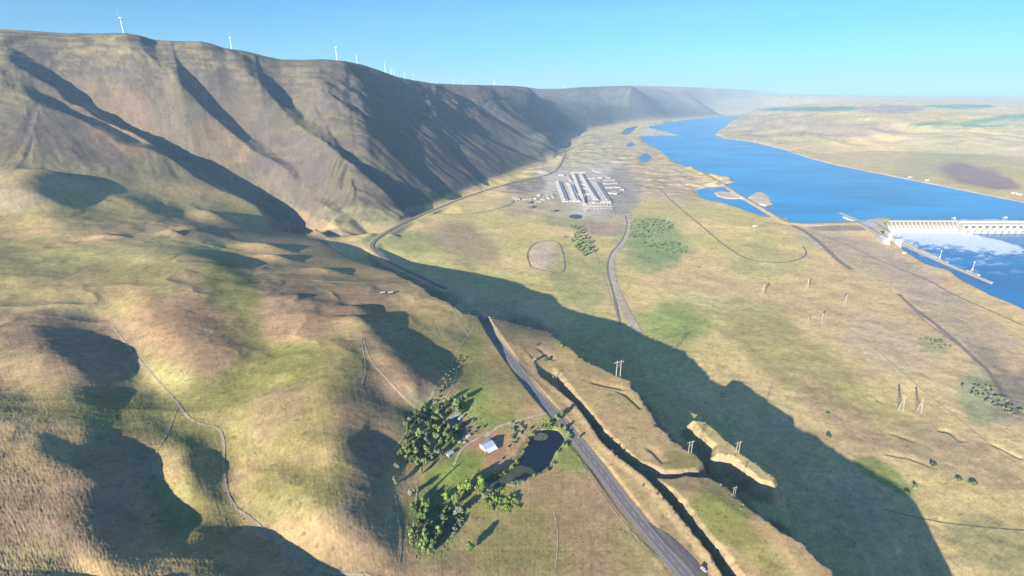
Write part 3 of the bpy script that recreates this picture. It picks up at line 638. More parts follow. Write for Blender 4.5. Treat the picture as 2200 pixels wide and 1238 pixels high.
def PX(l): return [hitpix(u, v) for u, v in l]
strip('road_shoulder', hw[1:], 17, M_GRAVEL, .3)
strip('highway', hw[1:], 11, M_ASPH, .42)
strip('centre_line', hw[2:], .28, M_PAINT, .5, dash=4, step=1.6)
for s in (-4.9, 4.9): strip('edge_line', hw[2:], .25, M_PAINT, .5, shift=s)
la = [hw[8], hw[9], hw[10], hw[11], hw[12], hw[13]]
lay = [(x, y, 0) for x, y, z in [un(1388,1122,106), un(1440,1165,106), un(1490,1215,106), un(1530,1270,106), un(1590,1340,106)]]
strip('lay_by', lay, 11, M_ASPH2, .37, taper=True)
strip('valley_road', hw2, 11, M_DARKDIRT, .5)
TR = [([(1262,470),(1270,510),(1285,570),(1305,620),(1325,680),(1335,705)], 4, M_DIRT), ([(1345,460),(1352,485),(1340,520),(1315,545),(1310,580),(1325,630),(1355,690),(1372,715)], 21, M_DIRT),
 ([(1343,462),(1349,485),(1336,520),(1310,545),(1303,580),(1318,630),(1332,700)], 6, M_DARKDIRT),
 ([(1415,405),(1450,440),(1500,480),(1545,520),(1590,550),(1620,562),(1680,566),(1720,558),(1735,545),(1725,530)], 6, M_DARKDIRT),
 ([(1690,483),(1740,515),(1790,550),(1850,580),(1930,620),(2000,660),(2100,700),(2200,745)], 11, M_DIRT),([(1702,486),(1735,500),(1775,535),(1800,560),(1830,580)], 16, M_DARKDIRT),([(1930,632),(1975,672),(2040,722),(2100,775),(2150,832),(2185,890)], 9, M_DARKDIRT),
 ([(1700,483),(1760,505),(1830,530),(1900,565),(1980,595),(2060,640),(2200,700)], 5, M_DARKDIRT),
 ([(1140,575),(1130,545),(1150,520),(1200,515),(1212,550),(1215,590),(1170,583),(1140,575)], 4, M_DARKDIRT),
 ([(1080,425),(1110,428),(1090,445),(1010,462)], 4, M_DARKDIRT), ([(1188,340),(1230,318),(1270,305)], 7, M_DARKDIRT),
 ([(968,790),(930,850),(885,915),(855,955),(836,982)], 2.6, M_SOIL), ([(780,725),(790,765),(820,805),(860,850),(892,876)], 2.4, M_SOIL), ([(776,728),(782,760),(786,800),(776,830)], 1.2, M_DIRT),
 ([(970,660),(985,685),(1000,712),(1006,722)], 2, M_SOIL), ([(925,682),(935,705),(945,728)], 1.5, M_SOIL),
 ([(1020,700),(995,735),(975,765),(968,790)], 2, M_SOIL), ([(983,790),(975,830),(950,870),(930,890)], 1.8, M_DIRT),
 ([(1182,888),(1130,900),(1080,912),(1060,925),(1042,940)], 4.5, M_DIRT), ([(1060,925),(1020,945),(990,965),(975,1000)], 3, M_DIRT),
 ([(848,1065),(855,1110),(862,1160),(858,1215)], 2.2, M_SOIL), ([(830,1080),(838,1130),(842,1190)], 1.4, M_SOIL),
 ([(1240,980),(1275,1040),(1320,1100),(1370,1160),(1430,1210)], 1.0, M_DIRT), ([(1190,1100),(1200,1150),(1192,1238)], .8, M_DIRT),
 ([(385,870),(370,905),(345,960),(315,1000)], 1.6, M_SOIL), ([(385,872),(400,895),(430,912),(470,918),(482,950),(478,1000),(490,1080),(540,1115),(600,1170),(650,1215),(720,1234),(800,1238)], 3.0, M_SOIL),
 ([(240,700),(290,765),(340,820),(385,870)], 2.2, M_SOIL), ([(585,750),(565,772)], 1.2, M_SOIL),
 ([(1800,690),(1870,740),(1960,820),(2060,900),(2150,975),(2200,1010)], 2.2, M_SOIL), ([(1780,660),(1765,680),(1762,700)], 2, M_SOIL),
 ([(1640,478),(1690,484)], 5, M_DARKDIRT), ([(1260,855),(1330,870),(1375,895)], 1, M_DIRT), ([(1090,760),(1120,800),(1160,860),(1175,882)], 1.1, M_DIRT),([(1050,690),(1085,720),(1150,800),(1195,850)], 1.0, M_SOIL),
 ([(1900,1095),(2000,1120),(2120,1135),(2200,1140)], 1.6, M_DARKDIRT), ([(490,1150),(520,1190),(545,1225)], .8, M_SOIL)]
for l, wd, mt_ in TR: strip('dirt_track', PX(l), wd, mt_, .3, jit=.12)
strip('railway_track', cz, 9, M_GRAVEL, .6)
strip('access_road', [un(u, v, 36) for u, v in [(1692,480),(1740,483),(1800,481),(1862,476)]], 10, M_CONC, .9)


# ------------------------------------------------------------------ haze
mb = MB(); mb.box((0, 12000, -60), 200000, 110000, 1250)
hz = mb.mesh('haze', None) if False else None
hm = bpy.data.materials.new('haze'); hm.use_nodes = True; hn = hm.node_tree; hn.nodes.remove(hn.nodes['Principled BSDF'])
pv = hn.nodes.new('ShaderNodeVolumePrincipled'); pv.inputs['Density'].default_value = HAZE_D; pv.inputs['Color'].default_value = (*HAZE_C, 1); pv.inputs['Anisotropy'].default_value = 0
hn.links.new(pv.outputs[0], hn.nodes['Material Output'].inputs['Volume'])
obj('haze', mb.mesh('haze', hm), kind='stuff')

# ------------------------------------------------------------------ trees and shrubs
def leaf_clump(rnd, n, rx, ry, rz, cz, leaf, core=True):
    """lobed crown: noisy inner mass plus many loose leaf faces over and through it"""
    mb = MB(); lobes = []
    for k in range(7):
        a = rnd.uniform(0, 6.28); r = rnd.uniform(.2, .62); lobes.append((rx*r*math.cos(a), ry*r*math.sin(a), cz+rz*rnd.uniform(-.55, .6), rnd.uniform(.32, .55)))
    if core:
        for (x, y, z, s) in lobes:
            bm = bmesh.new(); bmesh.ops.create_icosphere(bm, subdivisions=2, radius=1)
            for v in bm.verts:
                f = rnd.uniform(.72, 1.12); v.co = Vector((x+v.co.x*rx*s*f, y+v.co.y*ry*s*f, z+v.co.z*rz*s*f*1.05))
            bm.verts.index_update(); mb.add([v.co[:] for v in bm.verts], [tuple(v.index for v in f.verts) for f in bm.faces]); bm.free()
    for k in range(n):
        x, y, z, s = rnd.choice(lobes); d = Vector((rnd.gauss(0, 1), rnd.gauss(0, 1), rnd.gauss(0, .8))).normalized()*rnd.uniform(.8, 1.25)
        c = Vector((x+d.x*rx*s, y+d.y*ry*s, z+d.z*rz*s)); t = Vector((rnd.gauss(0, 1), rnd.gauss(0, 1), rnd.gauss(0, 1))).normalized(); b = t.orthogonal().normalized()
        L = leaf*rnd.uniform(.6, 1.3); mb.add([c-t*L-b*L*.5, c+t*L-b*L*.5, c+t*L*.6+b*L*.6, c-t*L*.7+b*L*.5], [(0,1,2,3)])
    return mb
def make_tree(name, mat, rnd, h=10, rx=4.2, rz=4.0, n=170, leaf=.55, trunk=True, **kw):
    r = empty(name, (0,0,0), **kw)
    if trunk:
        t = MB(); t.beam((0,0,-1), (.2,.1,h*.55), .35, .16, 6)
        for k in range(4):
            a = rnd.uniform(0, 6.28); t.beam((.1,.05,h*rnd.uniform(.25,.45)), (math.cos(a)*rx*.6, math.sin(a)*rx*.6, h*rnd.uniform(.6,.8)), .14, .05, 5)
        t.build('trunk', M_BARK, r)
    leaf_clump(rnd, n, rx, rx*rnd.uniform(.85, 1.1), rz, h-rz*.95 if trunk else rz*.5, leaf).build('crown', mat, r)
    return r
RD = random.Random(11)
used = set()
protos = {}
def plant(kind, u, v, size, label, group, cat='tree', pos=None):
    if kind not in protos:
        P = []
        for k in range(4 if kind in ('dark', 'shrub') else 2):
            if kind == 'dark': P.append(make_tree('leafy_tree', M_LEAF, RD, 10, RD.uniform(3.2, 4.2), 4.6, 210, .6))
            if kind == 'bright': P.append(make_tree('willow_tree', M_LEAFY, RD, 9, 4.2, 4.3))
            if kind == 'grey': P.append(make_tree('grey_leaved_tree', M_LEAFG, RD, 8, 4.0, 3.8))
            if kind == 'poplar': P.append(make_tree('poplar_tree', M_LEAFG, RD, 17, 1.5, 8.5, 200, .5))
            if kind == 'shrub': P.append(make_tree('shrub', M_LEAFG, RD, 3, 2.6, 1.7, 70, .45, trunk=False))
            if kind == 'gshrub': P.append(make_tree('green_shrub', M_LEAFY, RD, 3, 2.6, 1.8, 70, .45, trunk=False))
            if kind == 'dshrub': P.append(make_tree('dark_shrub', M_LEAF, RD, 3, 2.6, 1.6, 60, .45, trunk=False))
        protos[kind] = P
    p = pos or G(u, v); x, y = p[0], p[1]; pr = RD.choice(protos[kind]); sc_ = size*RD.uniform(.82, 1.2)
    loc = (x, y, H(x, y)); kw = dict(label=label, category=cat, group=group)
    if pr.name not in used:
        used.add(pr.name); pr.location = loc; pr.rotation_euler = (0,0,RD.uniform(0, 6.28)); pr.scale = (sc_, sc_, sc_*RD.uniform(.9, 1.1))
        for k, q in kw.items(): pr[k] = q
        return pr
    return copy_tree(pr, loc, RD.uniform(0, 6.28), (sc_, sc_, sc_*RD.uniform(.9, 1.1)), **kw)
def inpoly(p, poly):
    return sdpoly(np.array([p[0]]), np.array([p[1]]), poly)[0] < 0
def scatter(poly, n, mind, fn):
    us = [p[0] for p in poly]; vs = [p[1] for p in poly]; done = []; tries = 0
    while len(done) < n and tries < n*60:
        tries += 1; u = RD.uniform(min(us), max(us)); v = RD.uniform(min(vs), max(vs))
        if not inpoly((u, v), poly) or any(math.hypot(u-a, (v-b)*1.2) < mind for a, b in done): continue
        done.append((u, v)); fn(u, v)
keep_out = [(985,902,16),(1045,955,24),(968,975,9),(1003,940,8)]
def ok(u, v): return all(math.hypot(u-a, v-b) > r for a, b, r in keep_out)
grove = [(868,915),(905,880),(945,872),(975,895),(985,925),(978,950),(955,972),(930,998),(905,1008),(876,1004),(858,985),(868,950)]
def zone(u, v, u0, u1, v0, v1):
    return ['upper', 'middle', 'lower'][min(2, int(3*(v-v0)/(v1-v0)))]+' '+['left', 'centre', 'right'][min(2, max(0, int(3*(u-u0)/(u1-u0))))]
def gtree(u, v):
    if not ok(u, v): return
    k = RD.choice(['dark','dark','dark','grey'])
    plant(k, u, v, .92, ('dark leafy' if k == 'dark' else 'pale grey-green')+' tree in the '+zone(u, v, 858, 988, 870, 1010)+' of the dense grove beside the farm building', 'trees of the dense farm grove')
scatter(grove, 74, 7.0, gtree)
scatter([(945,868),(990,850),(1012,862),(1000,890),(975,895)], 9, 9, lambda u, v: plant('dark', u, v, 1.0, 'dark tree at the upper end of the farm grove above the parked trailers', 'trees above the trailers'))
scatter([(880,1092),(905,1078),(922,1105),(942,1138),(955,1168),(938,1192),(900,1192),(880,1172),(876,1120)], 38, 8, lambda u, v: plant('dark', u, v, .92, 'dark green tree in the '+zone(u, v, 876, 956, 1078, 1193)+' of the lower grove under the shadowed hillside', 'trees of the lower grove'))
for (u, v, k, s_z, lb) in [(853,1010,'grey',.95,'pale round tree standing alone in the hill shadow, upper of two'),(850,1037,'grey',1.0,'pale round tree standing alone in the hill shadow, lower of two'),
   (886,1068,'grey',1.4,'broad yellow-green tree beside the tall poplar at the shadow edge'),(915,1092,'bright',1.0,'yellow-green tree below the shorter poplar'),(905,1020,'dark',.9,'lone dark tree just below the dense farm grove'),
   (1000,1062,'bright',1.7,'large bright green willow left of the pond outlet'),(1030,1055,'bright',1.5,'tall bright green willow on the dam of the pond, its shadow on the water'),(978,1085,'dark',1.5,'large rounded green tree below the willows'),
   (955,1075,'bright',1.2,'light green tree between the poplars and the big willow'),(985,1108,'grey',1.1,'grey-green tree above the bare dirt mound'),(950,1120,'grey',1.0,'grey leafless-looking tree on the right edge of the lower grove'),
   (1197,903,'bright',1.1,'yellow-green tree beside the highway above the pond'),(1207,897,'dark',1.0,'dark tree touching the left edge of the highway'),(1243,944,'dark',.6,'small dark tree on the right shoulder of the highway'),
   (1212,925,'bright',.9,'yellow-green tree between pond and highway'),(1180,912,'bright',.8,'light green bushy tree at the head of the pond'),(1010,1186,'dark',1.0,'lone tree with a long dark shadow in the meadow below the farm'),
   (1107,693,'grey',.9,'pale round bush at the foot of the mesa, in the big shadow'),(1148,778,'grey',.9,'pale bush in the gully between highway and mesa'),(1172,778,'dark',.7,'dark bush on the left edge of the mesa'),(1207,748,'dark',.7,'dark bush on the far edge of the mesa'),
   (1152,744,'dark',.6,'dark bush at the narrow upper end of the mesa'),(1295,950,'grey',.5,'pale bush on the gully edge beside the highway')]:
    plant(k, u, v, s_z, lb, 'single trees around the farm')
for (u, v, s_, lb) in [(898,1078,1.0,'tall slim poplar, the tallest beside the yellow-green tree'),(922,1092,.85,'shorter slim poplar right of the tallest one'),(884,1105,.7,'slim grey poplar at the top left of the lower grove'),(891,1150,.8,'slim grey poplar halfway down the lower grove'),(882,1172,.7,'slim grey poplar at the bottom left of the lower grove')]:
    plant('poplar', u, v, s_, lb, 'poplars by the farm')
for k in range(90):
    i = RD.randrange(len(pond)); a, b = pond[i], pond[(i+1) % len(pond)]; t = RD.random(); cx, cy = 1130, 985
    u = a[0]+(b[0]-a[0])*t; v = a[1]+(b[1]-a[1])*t; e = 1+RD.uniform(.05, .16)
    if u > 1130 and v > 965 and RD.random() < .7: continue
    ks_ = RD.choice(['gshrub','shrub','gshrub']); sz_ = RD.uniform(.8, 1.6)
    plant(ks_, cx+(u-cx)*e, cy+(v-cy)*e, sz_, ('large ' if sz_ > 1.2 else 'small ')+('yellow-green' if ks_ == 'gshrub' else 'grey-green')+' shrub on the '+zone(u, v, 1044, 1220, 920, 1058)+' bank of the farm pond', 'shrubs around the pond', 'shrub')
scatter([(1040,1060),(1075,1070),(1110,1062),(1118,1085),(1105,1098),(1060,1098),(1040,1085)], 26, 6, lambda u, v: plant('gshrub', u, v, 1.2, 'light green shrub in the '+zone(u, v, 1040, 1118, 1060, 1098)+' of the thicket below the pond', 'shrubs below the pond', 'shrub'))
scatter([(930,1085),(975,1095),(1010,1090),(990,1125),(975,1150),(955,1150),(935,1110)], 34, 6, lambda u, v: plant(RD.choice(['shrub','gshrub']), u, v, 1.2, 'grey-green shrub in the '+zone(u, v, 930, 1010, 1085, 1150)+' of the rough ground beside the lower grove', 'shrubs beside the lower grove', 'shrub'))
scatter([(985,905),(1020,900),(1040,920),(1010,945),(985,940)], 16, 6, lambda u, v: ok(u, v) and plant('shrub', u, v, 1.0, 'dry grey shrub between the trailers and the farm building', 'shrubs in the farm yard', 'shrub'))
scatter([(1095,905),(1150,920),(1120,935),(1095,975),(1075,1000),(1068,990),(1100,950)], 18, 6, lambda u, v: plant('shrub', u, v, 1.0, 'dry bushy shrub between the farm building and the pond', 'shrubs between building and pond', 'shrub'))
scatter([(955,835),(1000,770),(985,760),(960,800),(925,870),(900,905),(920,900)], 30, 7, lambda u, v: plant('shrub', u, v, .9, 'small grey shrub along the foot of the spur beside the canal track', 'shrubs along the canal', 'shrub'))
scatter([(1226,488),(1240,486),(1262,508),(1276,545),(1256,556),(1238,545),(1228,520)], 30, 6, lambda u, v: plant('dark', u, v, 1.35, 'dark tree in the '+zone(u, v, 1226, 1276, 486, 556)+' of the clump below the aluminium plant', 'tree clump below the plant'))
plant('dark', 1214, 511, .9, 'small dark tree just left of the clump below the aluminium plant', 'tree clump below the plant')
scatter([(1350,478),(1400,470),(1445,485),(1440,500),(1400,510),(1355,512)], 60, 5, lambda u, v: plant('dark' if RD.random() < .3 else 'grey', u, v, RD.uniform(.6, 1.1), 'low blue-green tree in the '+zone(u, v, 1350, 1445, 470, 512)+' of the damp hollow right of the curving road', 'trees in the damp hollow'))
scatter([(1375,515),(1440,520),(1480,530),(1470,545),(1420,548),(1380,525)], 30, 6, lambda u, v: plant('dshrub', u, v, 2.2, 'green bush in the '+zone(u, v, 1375, 1480, 515, 548)+' of the scattered rows below the damp hollow', 'bushes below the damp hollow', 'shrub'))
scatter([(2065,830),(2120,820),(2150,850),(2185,880),(2190,900),(2150,880),(2090,850)], 30, 8, lambda u, v: plant('shrub', u, v, 1.6, 'pale green bush in the '+zone(u, v, 2065, 2190, 820, 900)+' of the patch below the long bank', 'bushes below the long bank', 'shrub'))
scatter([(1990,730),(2030,730),(2045,745),(2010,755)], 10, 8, lambda u, v: plant('shrub', u, v, 1.6, 'pale green bush in the small patch above the long bank', 'bushes above the long bank', 'shrub'))
for u, v in [(1778,892),(1965,1048),(1950,1060),(2005,1000),(2062,1032),(2092,1040),(1797,558),(1650,596),(1780,940),(2195,885),(1450,560),(1500,575),(1390,557)]:
    plant('dshrub', u, v, 1.7, 'small dark bush alone on the dry valley floor', 'lone bushes on the valley floor', 'shrub')
scatter([(1205,845),(1225,860),(1350,1010),(1300,965)], 8, 10, lambda u, v: plant('shrub', u, v, .7, 'small bush along the gully edge beside the highway', 'bushes beside the highway', 'shrub'))
scatter([(1105,478),(1250,478),(1250,486),(1105,486)], 3, 10, lambda u, v: None)
# scattered sage over open ground: nobody could count it
mb = MB(); rs = random.Random(5)
def tuft(x, y, r):
    z = H(x, y)-.1; a0 = rs.uniform(0, 6.28); n = 5
    v = [(x+r*math.cos(a0+6.28*k/n)*rs.uniform(.7, 1.1), y+r*math.sin(a0+6.28*k/n)*rs.uniform(.7, 1.1), z) for k in range(n)]+[(x+(rs.random()-.5)*r*.5, y+(rs.random()-.5)*r*.5, z+r*rs.uniform(.6, 1.0))]
    mb.add(v, [(k, (k+1) % n, n) for k in range(n)])
for k in range(6500):
    y = math.exp(rs.uniform(math.log(360), math.log(2600))); x = rs.uniform(-1.3, 1.3)*y; z = H(x, y)
    if z < 5 or (y > 700 and z < 32 and x > .75*y): continue
    if vnoise(np.array([x/60]), np.array([y/60]), 5)[0] < .5: continue
    tuft(x, y, rs.uniform(.35, 1.0)*(1+y/1800))
mb.build('sagebrush', pmat('sagebrush', (.16,.145,.085), noise=.35, scale=.3), None, kind='stuff')
mb = MB(); mb2 = MB(); mbk = mb
for poly, n, r0 in (([(868,915),(905,880),(960,850),(1015,855),(1040,915),(1010,950),(960,990),(905,1012),(858,990)], 420, 1.1), ([(880,1080),(930,1075),(1010,1070),(1040,1085),(1000,1110),(980,1150),(950,1200),(890,1200)], 420, 1.1),
                    ([(1040,1056),(1110,1050),(1122,1090),(1100,1105),(1040,1095)], 160, 1.0), ([(1080,930),(1150,905),(1215,900),(1245,950),(1222,980),(1200,930),(1150,925),(1110,990)], 260, .9), ([(960,800),(1000,760),(985,880),(920,900)], 160, .8), ([(940,1030),(1030,1010),(1060,1030),(1000,1060)], 60, .8)):
    us = [p[0] for p in poly]; vs = [p[1] for p in poly]
    for k in range(n):
        u = rs.uniform(min(us), max(us)); v = rs.uniform(min(vs), max(vs))
        if not inpoly((u, v), poly) or abs(u-1045) < 22 and abs(v-955) < 20: continue
        p = un(u, v, 106); mb = mb2 if rs.random() < .5 else mbk; tuft(p[0], p[1], rs.uniform(.6, 1.4)*r0)
mbk.build('undergrowth', pmat('undergrowth_olive', (.13,.14,.06), noise=.4, scale=.2), None, kind='stuff'); mb2.build('undergrowth', pmat('undergrowth_green', (.09,.14,.045), noise=.4, scale=.2), None, kind='stuff')
# rocks along the cliff edges
mb = MB()
for L in (crestW[9:26], [un(u, v, 104) for u, v in GL[:13]], isl):
    for i in range(len(L)-1):
        a, b = L[i], L[i+1]; d = math.hypot(b[0]-a[0], b[1]-a[1])
        for k in range(int(d/4)):
            t = rs.random(); x = a[0]+(b[0]-a[0])*t+rs.gauss(0, 3); y = a[1]+(b[1]-a[1])*t+rs.gauss(0, 3); tuft(x, y, rs.uniform(.5, 1.6))
mb.build('rim_rocks', pmat('basalt', (.24,.20,.16), noise=.3, scale=.4), None, kind='stuff')

# ------------------------------------------------------------------ wind turbines
M_TURB = pmat('turbine_white', (.80,.81,.82), noise=.03, scale=.05)
def turbine():
    r = empty('wind_turbine', (0,0,0)); m = MB(); m.beam((0,0,-3), (0,0,80), 2.4, 1.5, 10); m.build('tower', M_TURB, r)
    m = MB(); m.box((1,0,79.5), 11, 4, 4); m.build('nacelle', M_TURB, r)
    m = MB(); m.beam((-4.6,0,81.5), (-7.5,0,81.5), 1.8, .8, 8); m.build('hub', M_TURB, r)
    for k in range(3):
        a = math.radians(90+k*120); m = MB(); d = Vector((0, math.cos(a), math.sin(a))); n_ = Vector((0, -math.sin(a), math.cos(a))); c = Vector((-6.2,0,81.5))
        v = []
        for t, wd in ((.0, 1.0), (.15, 2.2), (.6, 1.4), (1, .4)):
            p = c+d*(1+41*t); v += [p-n_*wd, p+n_*wd, p+n_*wd*.8+Vector((.6,0,0)), p-n_*wd*.8+Vector((.6,0,0))]
        m.add(v, [(4*i+j_, 4*i+(j_+1) % 4, 4*i+4+(j_+1) % 4, 4*i+4+j_) for i in range(3) for j_ in range(4)]+[(3,2,1,0),(12,13,14,15)]); m.build('blade', M_TURB, r)
    return r
tb = None
TL = ['leftmost and tallest white wind turbine on the ridge','second white wind turbine from the left, standing on the ridge shoulder','third white wind turbine from the left, above the rocky knob of the ridge','short white wind turbine just right of the third one','white wind turbine on the ridge where the crest starts to drop',
 'small white wind turbine left of the close pair','white wind turbine in the close pair, the taller one','tiny white wind turbine after the close pair','tiny white wind turbine where the ridge flattens','left one of three tiny turbines on the level ridge','middle one of three tiny turbines on the level ridge','right one of three tiny turbines on the level ridge','tiny turbine seen against the far hills above the valley bend']
for k, (u, vb, vt) in enumerate([(266,69,26),(498,103,69),(724,128,89),(767,132,108),(828,157,131),(841,161,149),(847,162,143),(870,168,156),(889,173,161),(975,178,166),(997,179,164),(1062,182,167),(1212,191,184)]):
    p = None
    for dv in range(1, 30):
        p = G(u, vb+dv)
        if p.y < 25000: break
    p = Vector(p); p.x *= 1.02; p.y *= 1.02; p.z = H(p.x, p.y)
    s_ = max(.5, (vb-vt)*p.y*.934/CF/123)
    if tb is None: tb = turbine(); o = tb; o.location = p; o.scale = (s_,)*3; o.rotation_euler = (0,0,.12)
    else: o = copy_tree(tb, p, .12+RD.uniform(-.15, .15), (s_,)*3)
    tk = max(1, p.y/4200); o.scale = (s_*tk, s_*tk, s_)
    o['label'] = TL[k]; o['category'] = 'wind turbine'; o['group'] = 'wind turbines along the ridge'

# ------------------------------------------------------------------ power lines
def hframe():
    r = empty('power_pole', (0,0,0))
    for sx in (-3.2, 3.2): m = MB(); m.beam((sx,0,-1.5), (sx,0,24), .55, .4, 8); m.build('pole', M_WOODP, r)
    m = MB(); m.box((0,.5,21), 15, .5, .7); m.build('crossarm', M_WOODP, r)
    m = MB(); m.beam((-3.2,0,12), (3.2,0,19), .15); m.beam((3.2,0,12), (-3.2,0,19), .15); m.build('brace', M_WOODP, r)
    for sx in (-7, 0, 7): m = MB(); m.beam((sx,.5,21), (sx,.5,19.2), .16); m.build('insulator', M_CONC, r)
    return r
hf = None
for (u, v, hp, lb) in [(1328,808,36,'wooden two-legged power pole at the outer corner of the mesa'),(1482,972,28,'wooden two-legged power pole near the tip of the mesa'),(1584,972,27,'wooden two-legged power pole on the sunlit island of ground in the shadow'),(1577,1062,19,'wooden two-legged power pole at the edge of the lower mesa'),(1191,822,24,'wooden two-legged power pole in the gully beside the highway')]:
    p = G(u, v); s_ = hp*(p.y*cp+(CH-p.z)*sp)/CF/24/.95
    if hf is None: hf = hframe(); o = hf; o.location = p; o.scale = (s_,)*3; o.rotation_euler = (0,0,.35)
    else: o = copy_tree(hf, p, .35, (s_,)*3)
    o['label'] = lb; o['category'] = 'power pole'; o['group'] = 'two-legged power poles'
def lattice():
    r = empty('transmission_tower', (0,0,0))
    lv = [(0, 4.2), (14, 2.6), (26, 1.3), (38, .9)]
    for sx, sy in ((-1,-1),(1,-1),(1,1),(-1,1)):
        m = MB()
        for (z0, w0), (z1, w1_) in zip(lv, lv[1:]): m.beam((sx*w0, sy*w0, z0), (sx*w1_, sy*w1_, z1), .28, .24, 4)
        m.build('leg', M_STEEL, r)
    m = MB()
    for (z0, w0), (z1, w1_) in zip(lv, lv[1:]):
        for (ax, ay, bx, by) in ((-1,-1,1,-1),(1,-1,1,1),(1,1,-1,1),(-1,1,-1,-1)):
            m.beam((ax*w0, ay*w0, z0), (bx*w1_, by*w1_, z1), .16, .16, 4); m.beam((bx*w0, by*w0, z0), (ax*w1_, ay*w1_, z1), .16, .16, 4)
    m.build('bracing', M_STEEL, r)
    for z, L in ((28, 9), (35, 7)):
        m = MB(); m.beam((-L,0,z), (L,0,z), .35, .35, 4); m.beam((-L,0,z), (0,0,z+2.4), .2, .2, 4); m.beam((L,0,z), (0,0,z+2.4), .2, .2, 4); m.build('crossarm', M_STEEL, r)
    return r
lt = None
for (u, v, hp, lb) in [(1935,882,36,'steel lattice tower, left one of the pair on the right-hand valley floor'),(1974,886,35,'steel lattice tower, right one of the pair on the right-hand valley floor'),(1638,634,26,'steel lattice tower below the end of the curving dirt road'),(1733,625,26,'steel lattice tower right of the one below the curving road'),(1734,698,18,'short steel lattice tower beside the pale track'),(1764,696,24,'steel lattice tower where the pale track forks'),(1814,656,24,'steel lattice tower above the fork of the pale track')]:
    p = G(u, v); s_ = hp*(p.y*cp+(CH-p.z)*sp)/CF/39/.95
    if lt is None: lt = lattice(); o = lt; o.location = p; o.scale = (s_,)*3; o.rotation_euler = (0,0,.6)
    else: o = copy_tree(lt, p, .6, (s_,)*3)
    o['label'] = lb; o['category'] = 'power tower'; o['group'] = 'steel lattice towers on the valley floor'

# ------------------------------------------------------------------ farm
def thing(name, loc, rz, label, cat, group=None):
    o = empty(name, loc, rz, label=label, category=cat)
    if group: o['group'] = group
    return o
def shed(name, u, v, L, Wd, h, rise, rz, roofm, wallm, label, cat, lean=False, door=True, z=None, seg=1):
    p = G(u, v); 
    if z is not None: p.z = z
    r = thing(name, p, rz, label, cat)
    m = MB(); m.box((0,0,-1.5), L-.4, Wd-.4, h+1.5)
    if rise > 0: m.add([(-L/2+.2,-Wd/2+.2,h),(-L/2+.2,Wd/2-.2,h),(-L/2+.2,0,h+rise-.1),(L/2-.2,-Wd/2+.2,h),(L/2-.2,Wd/2-.2,h),(L/2-.2,0,h+rise-.1)], [(0,2,1),(3,4,5)])
    m.build('wall', wallm, r)
    m = MB()
    if rise > 0: m.gable((0,0,0), L, Wd, h, rise, 0, .4)
    else: m.box((0,0,h), L+.4, Wd+.4, .35)
    m.build('roof', roofm, r)
    if door: m = MB(); m.box((0,-Wd/2+.12,0), min(3.4, L*.3), .3, min(3.2, h*.8)); m.build('door', M_DARK, r)
    return r
b_ = shed('barn', 1047, 962, 14, 13, 4.8, 2.4, math.radians(38), M_METAL, M_WALL, 'farm building with a bright blue-grey metal roof beside the dirt yard', 'barn')
m = MB(); m.add([(-6.6,-12.2,3.0),(7,-12.2,3.0),(7,-6.6,4.7),(-6.6,-6.6,4.7),(-6.6,-12.2,2.8),(7,-12.2,2.8),(7,-6.6,4.5),(-6.6,-6.6,4.5)], [(0,1,2,3),(7,6,5,4),(0,4,5,1),(1,5,6,2),(2,6,7,3),(3,7,4,0)]); m.build('porch_roof', pmat('bright_metal_roof', (.62,.66,.72), rough=.5, noise=.05), b_)
for x in (-6, 0, 6.4): m = MB(); m.beam((x,-11.8,0), (x,-11.8,2.9), .16); m.build('post', M_DARK, b_)
for x in (-4, 4): m = MB(); m.box((x,6.3,1.4), 1.6, .3, 1.3); m.build('window', M_GLASS, b_)
shed('trailer_home', 979, 897, 17, 4.5, 3.2, .6, math.radians(48), M_METAL, M_CONC, 'long grey trailer home among the trees at the top of the farm', 'trailer')
shed('camper_trailer', 990, 901, 8.5, 3, 3.0, 0, math.radians(55), M_WHITE, M_WHITE, 'white camper trailer parked right of the grey trailer home', 'trailer')
shed('garden_shed', 967, 977, 8, 4.5, 2.6, .7, math.radians(48), M_METAL, M_WALL, 'small grey shed at the lower edge of the dense grove', 'shed')
shed('small_shed', 1006, 939, 4.5, 3.6, 2.2, .5, math.radians(40), M_WHITE, M_WALL, 'tiny white-roofed shed left of the farm building', 'shed')
shed('water_trough', 998, 952, 2.6, 2.6, 1.0, 0, .6, M_WHITE, M_CONC, 'pale green water tank in the grass, right one of two', 'tank', door=False)
shed('water_trough', 987, 951, 2.8, 2.6, 1.0, 0, .6, M_WHITE, M_CONC, 'pale green water tank in the grass, left one of two', 'tank', door=False)
shed('loading_shelter', 822, 631, 8, 6, 3, .8, .6, M_ROOF, M_DARK, 'small tan-roofed hut on the hilltop, left one of two', 'hut')
shed('loading_shelter', 839, 631, 9, 6, 3.4, .8, .6, M_ROOF, M_DARK, 'small tan-roofed hut on the hilltop, right one of two', 'hut')
p = G(607, 648); t = thing('lone_pole', p, 0, 'lone dark post on the rounded hill with a long dark shadow', 'post'); m = MB(); m.beam((0,0,-1), (0,0,8), .6, .45, 6); m.build('shaft', M_DARK, t); m = MB(); m.box((0,0,6.6), 3, .4, .5); m.build('crossarm', M_DARK, t)
